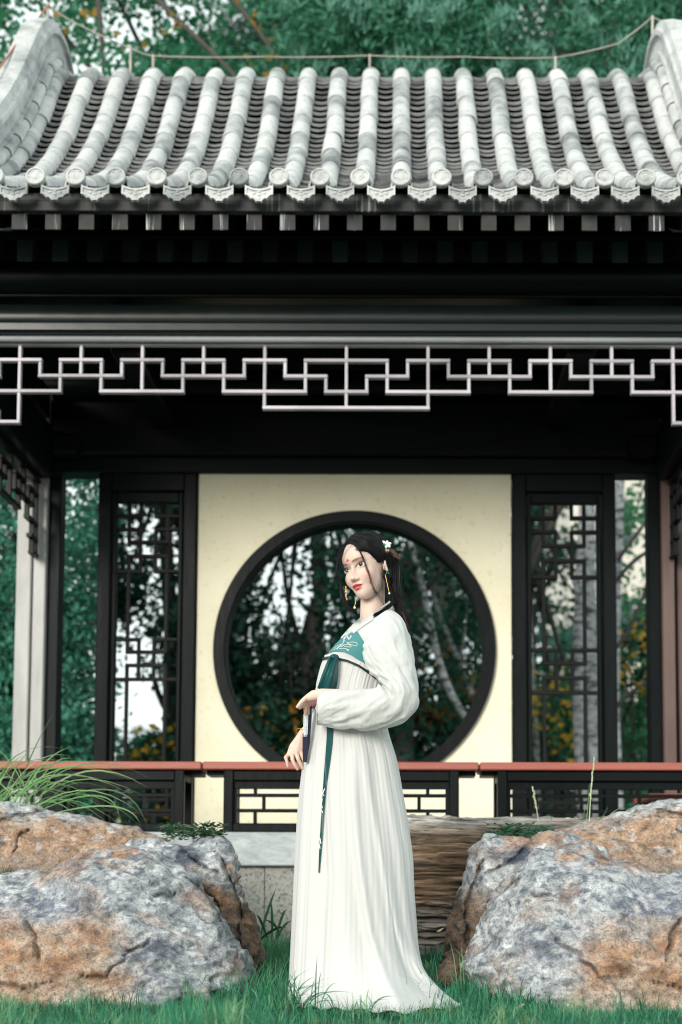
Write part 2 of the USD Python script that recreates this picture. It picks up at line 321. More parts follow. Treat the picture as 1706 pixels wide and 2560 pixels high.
# eave boards and rafters
def shear(m, y0, k):
    v = m.vertices.copy(); v[:, 2] += (v[:, 1] - y0) * k; return trimesh.Trimesh(v, m.faces, process=False)
L, Rr = XC - 2.25, XC + 2.15
z = lambda v15, Y: at15(784, v15, Y)[2]
part(pav, 'eave_board', bx(L, Rr, 6.26, 6.30, z(486, 6.26), z(443, 6.26), .004), M['fascia'])
for i, xx in enumerate(np.arange(-30, 1650, 76.9)):
    c = at15(xx, 508, 6.30); w = .0345
    rf = part(pav, 'rafter', shear(bx(c[0] - w + .001, c[0] + w - .001, 6.290, 7.6, z(529, 6.285) + .001, z(488, 6.285) - .001, .004), 6.29, .5), M['black_wood'])  # body black to paint in the unlit underside; only the end is paler
    part(rf, 'end_grain', bx(c[0] - w, c[0] + w, 6.282, 6.2899, z(529, 6.285), z(488, 6.285), .003), M['rafter'])
part(pav, 'rafter_board', bx(L, Rr, 6.60, 6.64, z(545, 6.60), z(531, 6.60), .003), M['black_beam'])
for xx in np.arange(-20, 1650, 80.2):
    c = at15(xx, 570, 6.70); w = .037
    part(pav, 'lower_rafter', shear(bx(c[0] - w, c[0] + w, 6.68, 8.1, z(603, 6.68), z(547, 6.68), .004), 6.68, .6), M['low_rafter'])
pur = trimesh.creation.cylinder(.085, Rr - L, sections=24); pur.apply_transform(trimesh.transformations.rotation_matrix(math.pi / 2, [0, 1, 0])); pur.apply_translation([(L + Rr) / 2, 6.86, z(632, 6.8)])
part(pav, 'purlin', pur, M['black_beam'], 30)
part(pav, 'upper_beam', bx(L, Rr, 6.84, 7.0, z(684, 6.84), z(655, 6.84), .006), M['black_beam'])
bm = trimesh.creation.cylinder(.075, Rr - L, sections=28); bm.apply_transform(trimesh.transformations.rotation_matrix(math.pi / 2, [0, 1, 0])); bm.apply_translation([(L + Rr) / 2, 6.87, z(729, 6.82)])
part(pav, 'lintel_beam', cat_([bm, bx(L, Rr, 6.80, 6.96, z(764, 6.80), z(738, 6.80), .012)]), M['lintel'], 30)
st = trimesh.creation.cylinder(z(769, 6.84) - z(778, 6.84), Rr - L, sections=16); st.apply_transform(trimesh.transformations.rotation_matrix(math.pi / 2, [0, 1, 0])); st.apply_translation([(L + Rr) / 2, 6.86, z(774.5, 6.84)])
part(pav, 'moulding_strip', st, M['strip'], 30)

# hanging frieze lattice: every bar its own piece
UN, ZR = 1.573 / 16, 2.981
row = ZR - np.array([0, 78, 154, 228, 305, 375]) / 1.838 / 529.5
H = [(1, -5, -3), (1, -8, -6), (1, -11, -9), (1, -14, -12), (1, -17, -15), (2, -3, -1), (2, -9, -5), (2, -15, -11), (2, -18, -17), (3, -6, -2), (3, -12, -8), (3, -18, -14), (5, -17, -16)]
V = [(-1, 2, 3), (-2, 1, 3), (-3, 1, 2), (-4, 0, 4), (-5, 1, 2), (-6, 1, 3), (-7, 0, 2), (-8, 1, 3), (-9, 1, 2), (-10, 0, 3), (-11, 1, 2), (-12, 1, 3), (-13, 0, 2), (-14, 1, 3), (-15, 1, 2), (-16, 0, 5), (-17, 1, 2), (-17, 4, 5)]
Hs = H + [(r, -b, -a) for r, a, b in H] + [(1, -2, 2), (3, -1, 1), (4, -4, 4), (0, -17.7, 17.7)]
Vs = V + [(-x, a, b) for x, a, b in V] + [(0, 0, 4)]
def lattice(parent, place, Hs, Vs, row, w, d, material, unit):
    """Bars of a fret: place(along, up, depth) gives world points."""
    def bar(a0, a1, z0, z1, dd):
        m = bx(a0, a1, -dd / 2, dd / 2, z0, z1, .0025)
        return trimesh.Trimesh(place(m.vertices), m.faces, process=False)
    for r, a, b in Hs:
        part(parent, 'lattice_bar', bar(a * unit - w / 2, b * unit + w / 2, row[r] - w / 2, row[r] + w / 2, d), material)
    for x, a, b in Vs:
        part(parent, 'lattice_bar', bar(x * unit - w / 2 + .0008, x * unit + w / 2 - .0008, row[b] - w / 2 + .001, row[a] - (w / 2 + .0005 if a else 0), d - .005), material)
fr = group_part(pav, 'frieze_lattice', label='pale grey hanging lattice of stepped square frets')
lattice(fr, lambda p: p * [1, 1, 1] + [XC, YF, 0], Hs, Vs, row, .0170, .034, M['fret'], UN)
# the side friezes, dark, run from the front posts to the back posts
row2 = 2.66 - np.array([0, .085, .17, .255, .345, .43])
for sx in (-1, 1):
    g = group_part(pav, 'side_frieze', label='dark lattice frieze between front and rear posts')
    Hq = [(1, 1, 3), (1, 4, 6), (1, 7, 9), (1, 10, 12), (2, 1, 5), (2, 7, 11), (3, 0, 2), (3, 4, 8), (3, 10, 12), (4, 10.7, 12), (0, 0, 12.4), (5, 11.2, 12.2)]
    Vq = [(1, 1, 2), (2, 1, 3), (3, 0, 2), (4, 1, 3), (5, 1, 2), (6, 0, 3), (7, 1, 2), (8, 1, 3), (9, 0, 2), (10, 1, 3), (11, 1, 2), (12, 0, 5), (11.2, 3, 5)]
    lattice(g, lambda p: np.stack([XC + sx * (COLX - .02) + p[:, 1], 7.02 + p[:, 0], p[:, 2]], 1), Hq, Vq, row2, .022, .034, M['dark_fret'], .095)
    part(pav, 'side_beam', bx(XC + sx * (COLX - .1), XC + sx * (COLX + .1), 7.0, 8.2, 2.68, 2.98, .008), M['black_beam'])
    part(pav, 'side_beam', bx(XC + sx * (COLX - .08), XC + sx * (COLX + .08), 7.0, 8.2, 3.03, 3.20, .008), M['black_beam'])
    part(pav, 'bracket', bx(XC + sx * (COLX - .26), XC + sx * (COLX - .1), 8.10, 8.24, 2.80, 2.92, .02), M['black_wood'])
    # posts with notched corners
    def post(cx, cyy, w, nt):
        o = [(-w, -w + nt), (-w + nt, -w + nt), (-w + nt, -w), (w - nt, -w), (w - nt, -w + nt), (w, -w + nt), (w, w - nt), (w - nt, w - nt), (w - nt, w), (-w + nt, w), (-w + nt, w - nt), (-w, w - nt)]
        m = trimesh.creation.extrude_polygon(Polygon(o), 2.75, engine='earcut'); m.apply_translation([cx, cyy, .62]); return m
    part(pav, 'post', post(XC + sx * COLX, 6.93, .10, .022), M['black_wood'])
    part(pav, 'post', post(-1.39 if sx < 0 else .80, 9.68, .045, .008), M['black_wood'])
    part(pav, 'post', bx(XC + sx * (COLX + .016), XC + sx * (COLX + .10), YW - .06, YW + .08, .62, 3.2, .006), M['sunlit_post' if sx < 0 else 'shaded_brown_post'], label='post left of the moon gate, sunlight put into its pale colour' if sx < 0 else 'brown post right of the moon gate, shade put into its darker colour')
    part(pav, 'post', bx(XC + sx * (COLX - .075), XC + sx * (COLX - .005), YW - .09, YW + .05, .62, 3.2, .006), M['sunlit_post' if sx < 0 else 'shaded_brown_post'])
    part(pav, 'post_groove', bx(XC + sx * (COLX - .006), XC + sx * (COLX + .017), YW - .02, YW + .05, .62, 3.2), M['black_wood'])
    part(pav, 'door_jamb', bx(XC + sx * (COLX - .145), XC + sx * (COLX - .076), YW - .05, YW + .07, .62, 2.72, .006), M['black_wood'])

# the moon gate wall
ww, zt = .896, 2.734
c = at15(815, 1494, YW); RO, RI = .803, .742
rect = sbox(XC - ww, .62, XC + ww, zt); hole = Point(c[0], c[2]).buffer((RO + RI) / 2, 64)
wall = part(pav, 'moon_gate_wall', prism(rect.difference(hole), YW, YW + .14), M['plaster'], label='cream plaster wall with a round opening')
ring = Point(c[0], c[2]).buffer(RO, 96).difference(Point(c[0], c[2]).buffer(RI, 96))
ring2 = Point(c[0], c[2]).buffer(RI + .004, 96).difference(Point(c[0], c[2]).buffer(RI - .009, 96))
part(pav, 'moon_gate_frame', cat_([prism(ring, YW - .028, YW + .15), prism(ring2, YW - .012, YW + .13)]), M['black_wood'], 40, label='round black timber frame of the moon gate')
part(pav, 'head_beam', bx(XC - 1.9, XC + 1.9, YW - .03, YW + .13, zt + .002, zt + .09, .006), M['black_beam'])
part(pav, 'head_beam', bx(XC - 1.9, XC + 1.9, YW - .06, YW + .16, zt + .10, zt + .42, .02), M['black_beam'])
tb = trimesh.creation.cylinder(.09, 3.8, sections=24); tb.apply_transform(trimesh.transformations.rotation_matrix(math.pi / 2, [0, 1, 0])); tb.apply_translation([XC, YW + .02, zt + .53])
part(pav, 'head_beam', tb, M['black_beam'], 30)
for xo in (-.95, 1.0):
    part(pav, 'cross_beam', bx(XC + xo * 1.15 - .07, XC + xo * 1.15 + .07, 7.0, 8.25, 2.98, 3.12, .01), M['black_beam'])

# lattice screens either side of the wall
def screen(u0, u1, flip):
    xa, xb = at15(u0, 1450, YW)[0], at15(u1, 1450, YW)[0]
    s = group_part(pav, 'lattice_screen', label='tall black lattice screen left of the round opening' if not flip else 'tall black lattice screen right of the round opening')
    zt2 = zt; fw_, zb = .075, .62
    yf, yb = YW - .02, YW + .08
    part(s, 'screen_frame', cat_([bx(xa, xa + fw_, yf, yb, zb, zt2, .006), bx(xb - fw_, xb, yf, yb, zb, zt2, .006), bx(xa + fw_, xb - fw_, yf + .004, yb, zt2 - .10, zt2, .004)]), M['black_wood'])
    ia, ib = xa + fw_ + .008, xb - fw_ - .008
    part(s, 'inner_frame', cat_([bx(ia, ia + .022, yf + .02, yb - .02, zb, zt2 - .105, .004), bx(ib - .022, ib, yf + .02, yb - .02, zb, zt2 - .105, .004), bx(ia + .022, ib - .022, yf + .022, yb - .02, zt2 - .165, zt2 - .108, .004)]), M['black_wood'])
    oa, ob = ia + .022, ib - .022; W = ob - oa; ztop = zt2 - .165
    k = W / 528.0                                     # the pattern was measured on a 528 px wide opening
    X = lambda p: oa + (p - 262) * k
    Z = lambda p: ztop - (p - 195) * k
    VV = [(362, 195, 540), (362, 655, 1380), (362, 1600, 2450), (362, 1378, 1495), (460, 195, 315), (460, 420, 795), (460, 1378, 1730), (590, 195, 315), (590, 420, 795), (590, 1378, 1730), (690, 195, 540), (690, 655, 1380), (690, 1378, 1495), (690, 1600, 2450)]
    HH = [(310, 262, 475), (310, 578, 790), (425, 262, 475), (425, 578, 790), (537, 350, 703), (660, 350, 703), (792, 262, 475), (792, 578, 790), (1382, 262, 475), (1382, 578, 790), (1490, 350, 703), (1605, 350, 703), (1725, 262, 790), (2450, 262, 790), (2600, 262, 790), (2750, 300, 740), (2880, 262, 790), (3010, 262, 790)]
    VV += [(420, 2450, 2600), (526, 2600, 2750), (640, 2450, 2600), (330, 2600, 2880), (720, 2600, 2880), (526, 2880, 3010)]
    h = 14 * k
    for x, a, b in VV:
        part(s, 'lattice_bar', bx(X(x) - h, X(x) + h, yf + .034, yb - .034, max(Z(b), zb), Z(a), .002), M['dark_fret'])
    for y, a, b in HH:
        if Z(y) > zb: part(s, 'lattice_bar', bx(X(a), X(b), yf + .030, yb - .030, Z(y) - h, Z(y) + h, .002), M['dark_fret'])
screen(222, 449, False); screen(1180, 1417, True)
# ceiling boards
part(pav, 'ceiling', bx(L + .1, Rr - .1, 6.7, 9.9, 3.42, 3.45), M['deck'])
part(pav, 'rear_beam', bx(XC - 2.0, XC + 2.0, 9.6, 9.76, 3.2, 3.41, .01), M['black_beam'])

# stone plinth: marble coping slabs over granite blocks, and the floor
pl = thing('stone_plinth', 'low stone plinth of pale marble slabs over speckled granite blocks under the pavilion', 'plinth', (XC, 6.85, 0))
PX0, PX1 = XC - 2.3, XC + 2.3
edges = np.r_[PX0, -1.75, -.95, -.02, .85, 1.45, PX1]
for a, b in zip(edges[:-1], edges[1:]):
    part(pl, 'coping_slab', bx(a + .0015, b - .0015, 6.80, 7.5, .472, .628, .006), M['marble'])
for a in np.arange(PX0, PX1, .149):
    part(pl, 'granite_block', bx(a + .001, a + .148, 6.835 + rng.uniform(-.002, .002), 7.3, -.1, .471, .003), M['granite'])
part(pl, 'floor_slab', bx(PX0, PX1, 7.502, 10.0, .40, .622), M['marble'])

# benches with red plank tops
def bench(u0, u1, legs, label):
    Y = 6.90
    xa, xb = at(u0, 1915, Y)[0], at(u1, 1915, Y)[0]
    b = thing('plank_bench', label, 'bench', ((xa + xb) / 2, Y + .15, .628), group=None)
    zt_, zb_ = at(507, 1905.5, Y)[2], at(507, 1925, Y)[2]
    part(b, 'seat_plank', bx(xa, xb, Y - .035, Y + .30, zb_, zt_, .005), M['red_plank'])
    def rail(x0, x1, z0, z1, y0, y1, nm='rail'): part(b, nm, bx(x0, x1, y0, y1, z0, z1, .004), M['black_wood'])
    g = .045
    xs = [at(p, 1990, Y)[0] for p in legs]
    za, zc = at(507, 1952, Y)[2], at(507, 1927.5, Y)[2]
    lo = .630
    for yy0 in (Y - .02, Y + .24):
        for x in xs: rail(x - g / 2, x + g / 2, lo, zb_ - .001, yy0, yy0 + .045, 'leg')
        rail(xs[0] + g / 2, xs[-1] - g / 2, za, zc, yy0 + .003, yy0 + .042)
        rail(xs[0] + g / 2, xs[-1] - g / 2, lo + .002, lo + .043, yy0 + .003, yy0 + .042)
    for x in xs:
        rail(x - g / 2 + .003, x + g / 2 - .003, za, zc, Y + .027, Y + .238)
        rail(x - g / 2 + .003, x + g / 2 - .003, lo + .002, lo + .043, Y + .027, Y + .238)
    part(b, 'under_board', bx(xa + .01, xb - .01, Y + .05, Y + .22, zb_ - .022, zb_ - .001), M['black_wood'])
    # sunk lattice panel
    for x0, x1 in zip(xs[:-1], xs[1:]):
        i0, i1 = x0 + g / 2, x1 - g / 2; W = i1 - i0; y0, y1 = Y + .008, Y + .026
        zz0, zz1 = lo + .043, za; hh = zz1 - zz0; t = .0085
        sx = .055
        part(b, 'lattice_bar', bx(i0, i1, y0 - .004, y1 + .004, zz1 - .038, zz1 - .001, .002), M['black_wood'])
        for x in (i0 + .009, i1 - .009): part(b, 'lattice_bar', bx(x - .009, x + .009, y0 - .003, y1 + .003, zz0, zz1 - .038), M['black_wood'])
        z1_, z2_ = zz0 + hh * .30, zz0 + hh * .66
        n = max(1, round(W / .62)); seg = W / n
        for z_ in (z1_, z2_): part(b, 'lattice_bar', bx(i0 + .018, i1 - .018, y0, y1, z_ - t, z_ + t, .002), M['black_wood'])
        for q in range(n):
            cx = i0 + (q + .5) * seg
            for dx in (-.30, .30): part(b, 'lattice_bar', bx(cx + dx * seg - t, cx + dx * seg + t, y0 + .001, y1 - .001, z2_ + t, zz1 - .038, .002), M['black_wood'])
            for dx in (-.30, .30): part(b, 'lattice_bar', bx(cx + dx * seg - t, cx + dx * seg + t, y0 + .001, y1 - .001, zz0, z1_ - t, .002), M['black_wood'])
            for dx in (-.22, .22): part(b, 'lattice_bar', bx(cx + dx * seg - t, cx + dx * seg + t, y0 + .001, y1 - .001, z1_ + t, z2_ - t, .002), M['black_wood'])
    return b
bench(-130, 505.5, (-90, 150, 449), 'red topped black bench behind the long grass, left of the gap')
bench(509, 1196.5, (572, 1136), 'red topped black bench in the middle, right behind the woman')
bench(1200, 1840, (1256, 1800), 'red topped black bench on the right, behind the log')
# a lower bench inside the pavilion, glimpsed at the right
sb_ = thing('low_bench', 'small low red bench inside the pavilion seen under the right bench', 'bench', (1.36, 7.7, .628))
c = at(1672, 1990, 7.5)
part(sb_, 'seat_plank', bx(c[0] - .10, c[0] + .5, 7.5, 8.0, c[2] - .018, c[2] + .012, .004), M['red_plank'])
for x in (c[0] - .06, c[0] + .42):
    for y in (7.53, 7.93): part(sb_, 'leg', bx(x, x + .04, y, y + .04, .628, c[2] - .0185, .003), M['black_wood'])
part(sb_, 'rail', bx(c[0] - .02, c[0] + .42, 7.535, 7.565, c[2] - .07, c[2] - .03, .003), M['red_plank'])

# lightning wire along the top with its little posts
lw = thing('lightning_wire', 'thin pale wire on small posts along the roof top', 'wire', (0, YTOP, ZTOP))
pts = [at15(-30, 190, 7.15), at15(40, 98, 7.65)] + [at15(*p, YTOP) for p in ((112, 10), (160, 45), (300, 110), (352, 128), (600, 130), (850, 127), (1065, 130), (1277, 132), (1420, 100), (1500, 38), (1535, 50), (1590, 120))]
def sag(a, b, n=8, d=.006):
    t = np.linspace(0, 1, n)[:, None]; return a + (b - a) * t - np.array([0, 0, d]) * 4 * t * (1 - t)
wire = np.vstack([sag(a, b)[:-1] for a, b in zip(pts[:-1], pts[1:])] + [pts[-1:]])
part(lw, 'wire', tube(wire[14:-8], .0040, 6), M['wire'], True)
part(lw, 'rusty_wire', tube(wire[:15], .006, 6), M['rust_wire'], True, label='rust red stretch of wire over the left verge')
for x, y0, y1 in ((352, 126, 165), (850, 125, 165), (1277, 130, 165), (110, 10, 48), (1500, 36, 70), (300, 106, 150)):
    a, b = at15(x, y0, YTOP), at15(x, y1, YTOP)
    part(lw, 'wire_post', tube([b - [0, 0, .05], b, (a + b) / 2, a], .008, 6), M['wire'], True)
# ------------------------------------------------------------------ ground, lawn, boulders, log, small plants
fbm, noise = meshkit.fbm, meshkit.noise
M['ground'] = mat('soil', {
    'g': ('geometry', {}), 'n': ('noise_texture', {'scale': 6.0, 'detail': 8.0, 'roughness': .7}),
    'r': ('rgb_ramp', {'ramp': [(.3, (.012, .022, .012)), (.5, (.022, .05, .026)), (.7, (.06, .065, .035))]}), 'b': ('bump', {'strength': .6, 'distance': .05}), 'p': ('principled_bsdf', {'roughness': .95})},
    [('g.position', 'n.vector'), ('n.fac', 'r.fac'), ('r.color', 'p.base_color'), ('n.fac', 'b.height'), ('b.normal', 'p.normal')])
gx, gy = np.r_[-200, -60, -20, np.linspace(-8, 8, 60), 20, 60, 200], np.r_[-60, -10, 0, np.linspace(3, 12, 60), 16, 25, 60, 250]
GX, GY = np.meshgrid(gx, gy, indexing='ij')
def ground_z(x, y):
    x, y = np.asarray(x, float), np.asarray(y, float)
    return .03 * (fbm(np.stack([x * .9, y * .9, 0 * x], -1), 3) - .5) * np.clip((y - 3) / 2, 0, 1) + .05 * np.clip((y - 5.2) / 1.3, 0, 1) - .012
lone('ground', grid_mesh(np.stack([GX, GY, ground_z(GX, GY)], -1)), M['ground'], kind='structure', smooth=True)

def leafmat(name, col, var=.5, trans=.35, rough=.55, warm=None):
    c = np.array(col); w = np.array(warm if warm is not None else c * 1.6)
    return mat(name, {
        'o': ('object_info', {}), 'ge': ('geometry', {}), 'ad': ('math', {'math_type': 'add'}), 'fr': ('math', {'math_type': 'fraction'}),
        'r': ('rgb_ramp', {'ramp': [(0, c * (1 - var)), (.5, c), (.78, c * (1 + var)), (1, w)]}),
        'tm': ('mix', {'mix_type': 'multiply', 'fac': 1.0, 'color2': (1.3, 1.5, .9)}), 'p': ('principled_bsdf', {'roughness': rough, 'specular_ior_level': .35}), 't': ('translucent_bsdf', {}), 'm': ('mix_closure', {'fac': trans})},
        [('ge.random_per_island', 'ad.value1'), ('o.random', 'ad.value2'), ('ad.value', 'fr.value1'), ('fr.value', 'r.fac'), ('r.color', 'p.base_color'), ('r.color', 'tm.color1'), ('tm.color', 't.color'), ('p.BSDF', 'm.closure1'), ('t.BSDF', 'm.closure2')], surface='m.closure')
M['grass'] = leafmat('lawn_blades', (.034, .185, .110), .65, .3, .5, (.26, .36, .19))
M['long_grass'] = leafmat('long_blades', (.15, .295, .125), .4, .35, .45, (.40, .48, .25))
M['ivy'] = leafmat('ivy_leaves', (.015, .075, .04), .5, .2, .4, (.05, .16, .07))
M['stalk'] = simple('dry_stalk', (.45, .50, .33), .7, .3)
M['stem'] = simple('green_stem', (.12, .16, .07), .6, .3)
M['dry_leaf'] = simple('dry_leaf', (.45, .33, .20), .7, .3)

def blades(n, rg, base, L, lean, w, seg=4, curl=1.0, up=1.0):
    """n grass blades; base (n, 3), L lengths, lean horizontal reach as a share of the length."""
    az = rg.uniform(0, 2 * np.pi, n); d = np.stack([np.cos(az), np.sin(az), 0 * az], 1); side = np.stack([-np.sin(az), np.cos(az), 0 * az], 1)
    t = np.linspace(0, 1, seg + 1)
    x = (t ** (1 + curl))[None, :] * (lean * L)[:, None]; zq = (t - .35 * t ** 3 * np.clip(lean, 0, 1.6)[:, None]) * L[:, None] * up
    P = base[:, None] + d[:, None] * x[..., None] + np.array([0, 0, 1.]) * zq[..., None]
    ww = w[:, None] * (1 - t ** 2.2)[None, :] * .5
    A, B = P + side[:, None] * ww[..., None], P - side[:, None] * ww[..., None]
    V = np.stack([A, B], 2).reshape(n, -1, 3); k = V.shape[1]
    f = []
    for i in range(seg): f += [[2 * i, 2 * i + 1, 2 * i + 3], [2 * i, 2 * i + 3, 2 * i + 2]]
    F = (np.array(f)[None] + (np.arange(n) * k)[:, None, None]).reshape(-1, 3)
    return trimesh.Trimesh(V.reshape(-1, 3), F, process=False)

rg = np.random.default_rng(11)
pi_ = UsdGeom.PointInstancer.Define(stage, '/World/lawn_grass'); keys(pi_.GetPrim(), 'short tangled green grass covering the ground round the boulders and hem', 'grass', kind='stuff')
NPROT = 8; prot = []
for i in range(NPROT):
    n = 26; tall = 1.0 if i < 5 else 2.1
    base = np.c_[rg.normal(0, .035, (n, 2)), np.zeros(n)]
    m = blades(n, rg, base, rg.uniform(.03, .085, n) * tall, rg.uniform(.15, 1.1, n), rg.uniform(.0022, .0045, n), 3)
    pth = f'/World/lawn_grass/tuft{"" if i == 0 else f"_{i:03d}"}'
    usdkit.mesh(stage, pth, m, M['grass'], True); prot.append(pth)
n = 15000
px_, py_ = rg.uniform(-2.3, 2.1, n), 3.5 + 3.4 * rg.uniform(0, 1, n) ** 1.1
idx = rg.integers(0, 5, n)
# taller along the plinth, the boulders and beside the dress
u_ = to_px(np.c_[px_, py_, 0 * px_])[:, 0]
tallp = np.where((py_ > 5.35) & (u_ > 560) & (u_ < 760), .5, np.where((u_ > 420) & (u_ < 800) & (py_ < 5.0), .30, .07))
idx = np.where(rg.uniform(0, 1, n) < tallp, rg.integers(5, NPROT, n), idx)
clump_ = fbm(np.c_[px_ * 3.2, py_ * 3.2, 0 * px_], 3, 55)
sc_ = rg.uniform(.6, 1.2, n) * np.clip(.35 + 1.6 * (clump_ - .2), .4, 1.5) * np.where((py_ < 4.75) & (u_ > 700) & (u_ < 1170), .55, 1.0) * np.where((py_ < 4.4) & (u_ > 700) & (u_ < 1170), .6, 1.0) * np.where((u_ > 930) & (u_ < 1110) & (py_ > 4.95), .75, 1.0)
hd = rg.uniform(0, 2 * np.pi, n); tl = rg.normal(0, .12, (n, 2))
pi_.CreatePrototypesRel().SetTargets([Sdf.Path(p) for p in prot]); pi_.CreateProtoIndicesAttr(Vt.IntArray.FromNumpy(idx.astype(np.int32)))
pi_.CreatePositionsAttr(Vt.Vec3fArray.FromNumpy(np.c_[px_, py_, ground_z(px_, py_) - .004].astype(np.float32)))
pi_.CreateScalesAttr(Vt.Vec3fArray.FromNumpy(np.repeat(sc_[:, None], 3, 1).astype(np.float32)))
pi_.CreateOrientationsAttr(Vt.QuathArray([Gf.Quath(Gf.Quatf((Gf.Rotation(Gf.Vec3d(0, 0, 1), math.degrees(a)) * Gf.Rotation(Gf.Vec3d(float(x), float(y), 1), 0)).GetQuat())) for a, (x, y) in zip(hd, tl)]))

# --- boulders: an outline with depth, weathered by noise, cracked along lines
M['rock'] = mat('lichen_rock', {
    'a': ('attribute', {'attribute': 'tint'}), 'g': ('geometry', {}),
    'n': ('noise_texture', {'scale': 58.0, 'detail': 9.0, 'roughness': .78}), 'n2': ('noise_texture', {'scale': 150.0, 'detail': 4.0, 'roughness': .7}), 'n4': ('noise_texture', {'scale': 18.0, 'detail': 6.0, 'roughness': .7}),
    'r': ('rgb_ramp', {'ramp': [(.28, (.25, .27, .31)), (.44, (.74, .76, .78)), (.56, (1.02, 1.02, 1.02)), (.72, (1.25, 1.25, 1.25))]}),
    'r2': ('rgb_ramp', {'ramp': [(.34, (.32, .31, .31)), (.48, (1, 1, 1)), (.68, (1.2, 1.2, 1.2))]}),
    'r4': ('rgb_ramp', {'ramp': [(.36, (.42, .44, .48)), (.47, (.85, .86, .87)), (.60, (1.2, 1.2, 1.2))]}),
    'm1': ('mix', {'mix_type': 'multiply', 'fac': .9}), 'm2': ('mix', {'mix_type': 'multiply', 'fac': .8}), 'm4': ('mix', {'mix_type': 'multiply', 'fac': .8}),
    'hs': ('math', {'math_type': 'add'}), 'b': ('bump', {'strength': .4, 'distance': .008}), 'p': ('principled_bsdf', {'roughness': .9, 'specular_ior_level': .25})},
    [('g.position', 'n.vector'), ('g.position', 'n2.vector'), ('g.position', 'n4.vector'), ('n.fac', 'r.fac'), ('n2.fac', 'r2.fac'), ('n4.fac', 'r4.fac'), ('a.color', 'm1.color1'), ('r.color', 'm1.color2'), ('m1.color', 'm2.color1'), ('r2.color', 'm2.color2'),
     ('m2.color', 'm4.color1'), ('r4.color', 'm4.color2'), ('m4.color', 'p.base_color'), ('n.fac', 'hs.value1'), ('n2.fac', 'hs.value2'), ('hs.value', 'b.height'), ('b.normal', 'p.normal')])
def resample(poly, n):
    p = np.vstack([poly, poly[:1]]); s = np.r_[0, np.cumsum(np.linalg.norm(np.diff(p, axis=0), axis=1))]
    q = np.linspace(0, s[-1], n, endpoint=False); return np.stack([np.interp(q, s, p[:, k]) for k in (0, 1)], 1)
def seg_dist(P, line):
    d = np.full(len(P), 1e9)
    for a, b in zip(line[:-1], line[1:]):
        a, b = np.array(a, float), np.array(b, float); t = np.clip(((P - a) @ (b - a)) / ((b - a) @ (b - a)), 0, 1)
        d = np.minimum(d, np.linalg.norm(P - a - t[:, None] * (b - a), axis=1))
    return d
MIR = 882.5
def mir(u, flip): return 2 * MIR - u if flip else u
def rock_piece(poly, Y0, Tf, Tb, shear, seed, flip, cen, amp=1.0, nb=440, ns=110, pw=2.4):
    poly = np.array(poly, float)
    b2 = resample(poly, nb); b1 = b2.copy()
    kk = np.ones(41) / 41; pad = np.vstack([b1[-40:], b1, b1[:40]]); b1 = np.stack([np.convolve(pad[:, q], kk, 'same')[40:-40] for q in (0, 1)], 1)
    jag = (fbm(np.c_[b2 * .03, np.full(nb, seed)], 4, seed) - .5) * 14
    d0 = b2 - cen; b2 = b2 + d0 / np.linalg.norm(d0, axis=1, keepdims=True) * jag[:, None]
    W = np.array([at(u, v, Y0) for u, v in b2]); W1 = np.array([at(u, v, Y0) for u, v in b1]); c = at(*cen, Y0)
    s = np.sin(np.linspace(0, 1, ns) * np.pi / 2) ** .9
    out = []
    for T, sgn in ((Tf, -1), (Tb, 1)):
        P = c + s[:, None, None] * (W1 - c)[None] + (s ** 6)[:, None, None] * (W - W1)[None]
        h = T * (1 - s ** pw) ** (1 / 2.0)
        P[..., 1] += sgn * h[:, None]
        out.append(P)
    P = np.concatenate([out[0], out[1][::-1][1::6]], 0)
    zr_ = (P[..., 2].max() - P[..., 2]) / (np.ptp(P[..., 2]) + 1e-6)
    P[..., 1] -= shear * zr_ * (P[..., 1] < Y0 + .02)
    m = grid_mesh(P, close_v=True)
    v = np.array(m.vertices); f = m.faces
    n = np.zeros_like(v); fn = np.cross(v[f[:, 1]] - v[f[:, 0]], v[f[:, 2]] - v[f[:, 0]])
    for k in range(3): np.add.at(n, f[:, k], fn)
    n /= np.linalg.norm(n, axis=1, keepdims=True) + 1e-12
    if (n[:, 1] * (v[:, 1] - Y0)).mean() < 0: n, f = -n, f[:, ::-1]
    q = v + seed * 3.1
    big = (fbm(q * 3.2, 3, seed) - .5) * .10
    rid = (1 - np.abs(2 * fbm(q * [7, 7, 12], 4, seed + 9) - 1)); rid = (rid - .75) * .055
    ter = fbm(q * [2.2, 2.2, 3.0], 2, seed + 3) * 7; ter = (np.abs(ter - np.round(ter)) - .25) * .03       # ledges
    fine = (fbm(q * 30, 4, seed + 5) - .5) * .010; fac = fbm(q * [5, 5, 8], 2, seed + 21) * 5; fine = fine + (np.abs(fac - np.round(fac)) - .25) * .022
    v = v + n * ((big + rid + ter + fine) * amp)[:, None]
    return v, f
CRACKS = [[(452, 2118), (480, 2150), (520, 2172), (548, 2185)], [(205, 2440), (262, 2448), (300, 2405), (330, 2380), (372, 2352)], [(60, 2300), (85, 2340), (95, 2400)], [(555, 2150), (590, 2230), (600, 2300), (590, 2390)],
          [(380, 2240), (440, 2238)], [(470, 2200), (540, 2255), (545, 2300)], [(0, 2462), (60, 2470), (130, 2462)]]
TOPC = [[(0, 2050), (60, 2035), (120, 2022)], [(30, 2130), (45, 2085), (75, 2080)]]
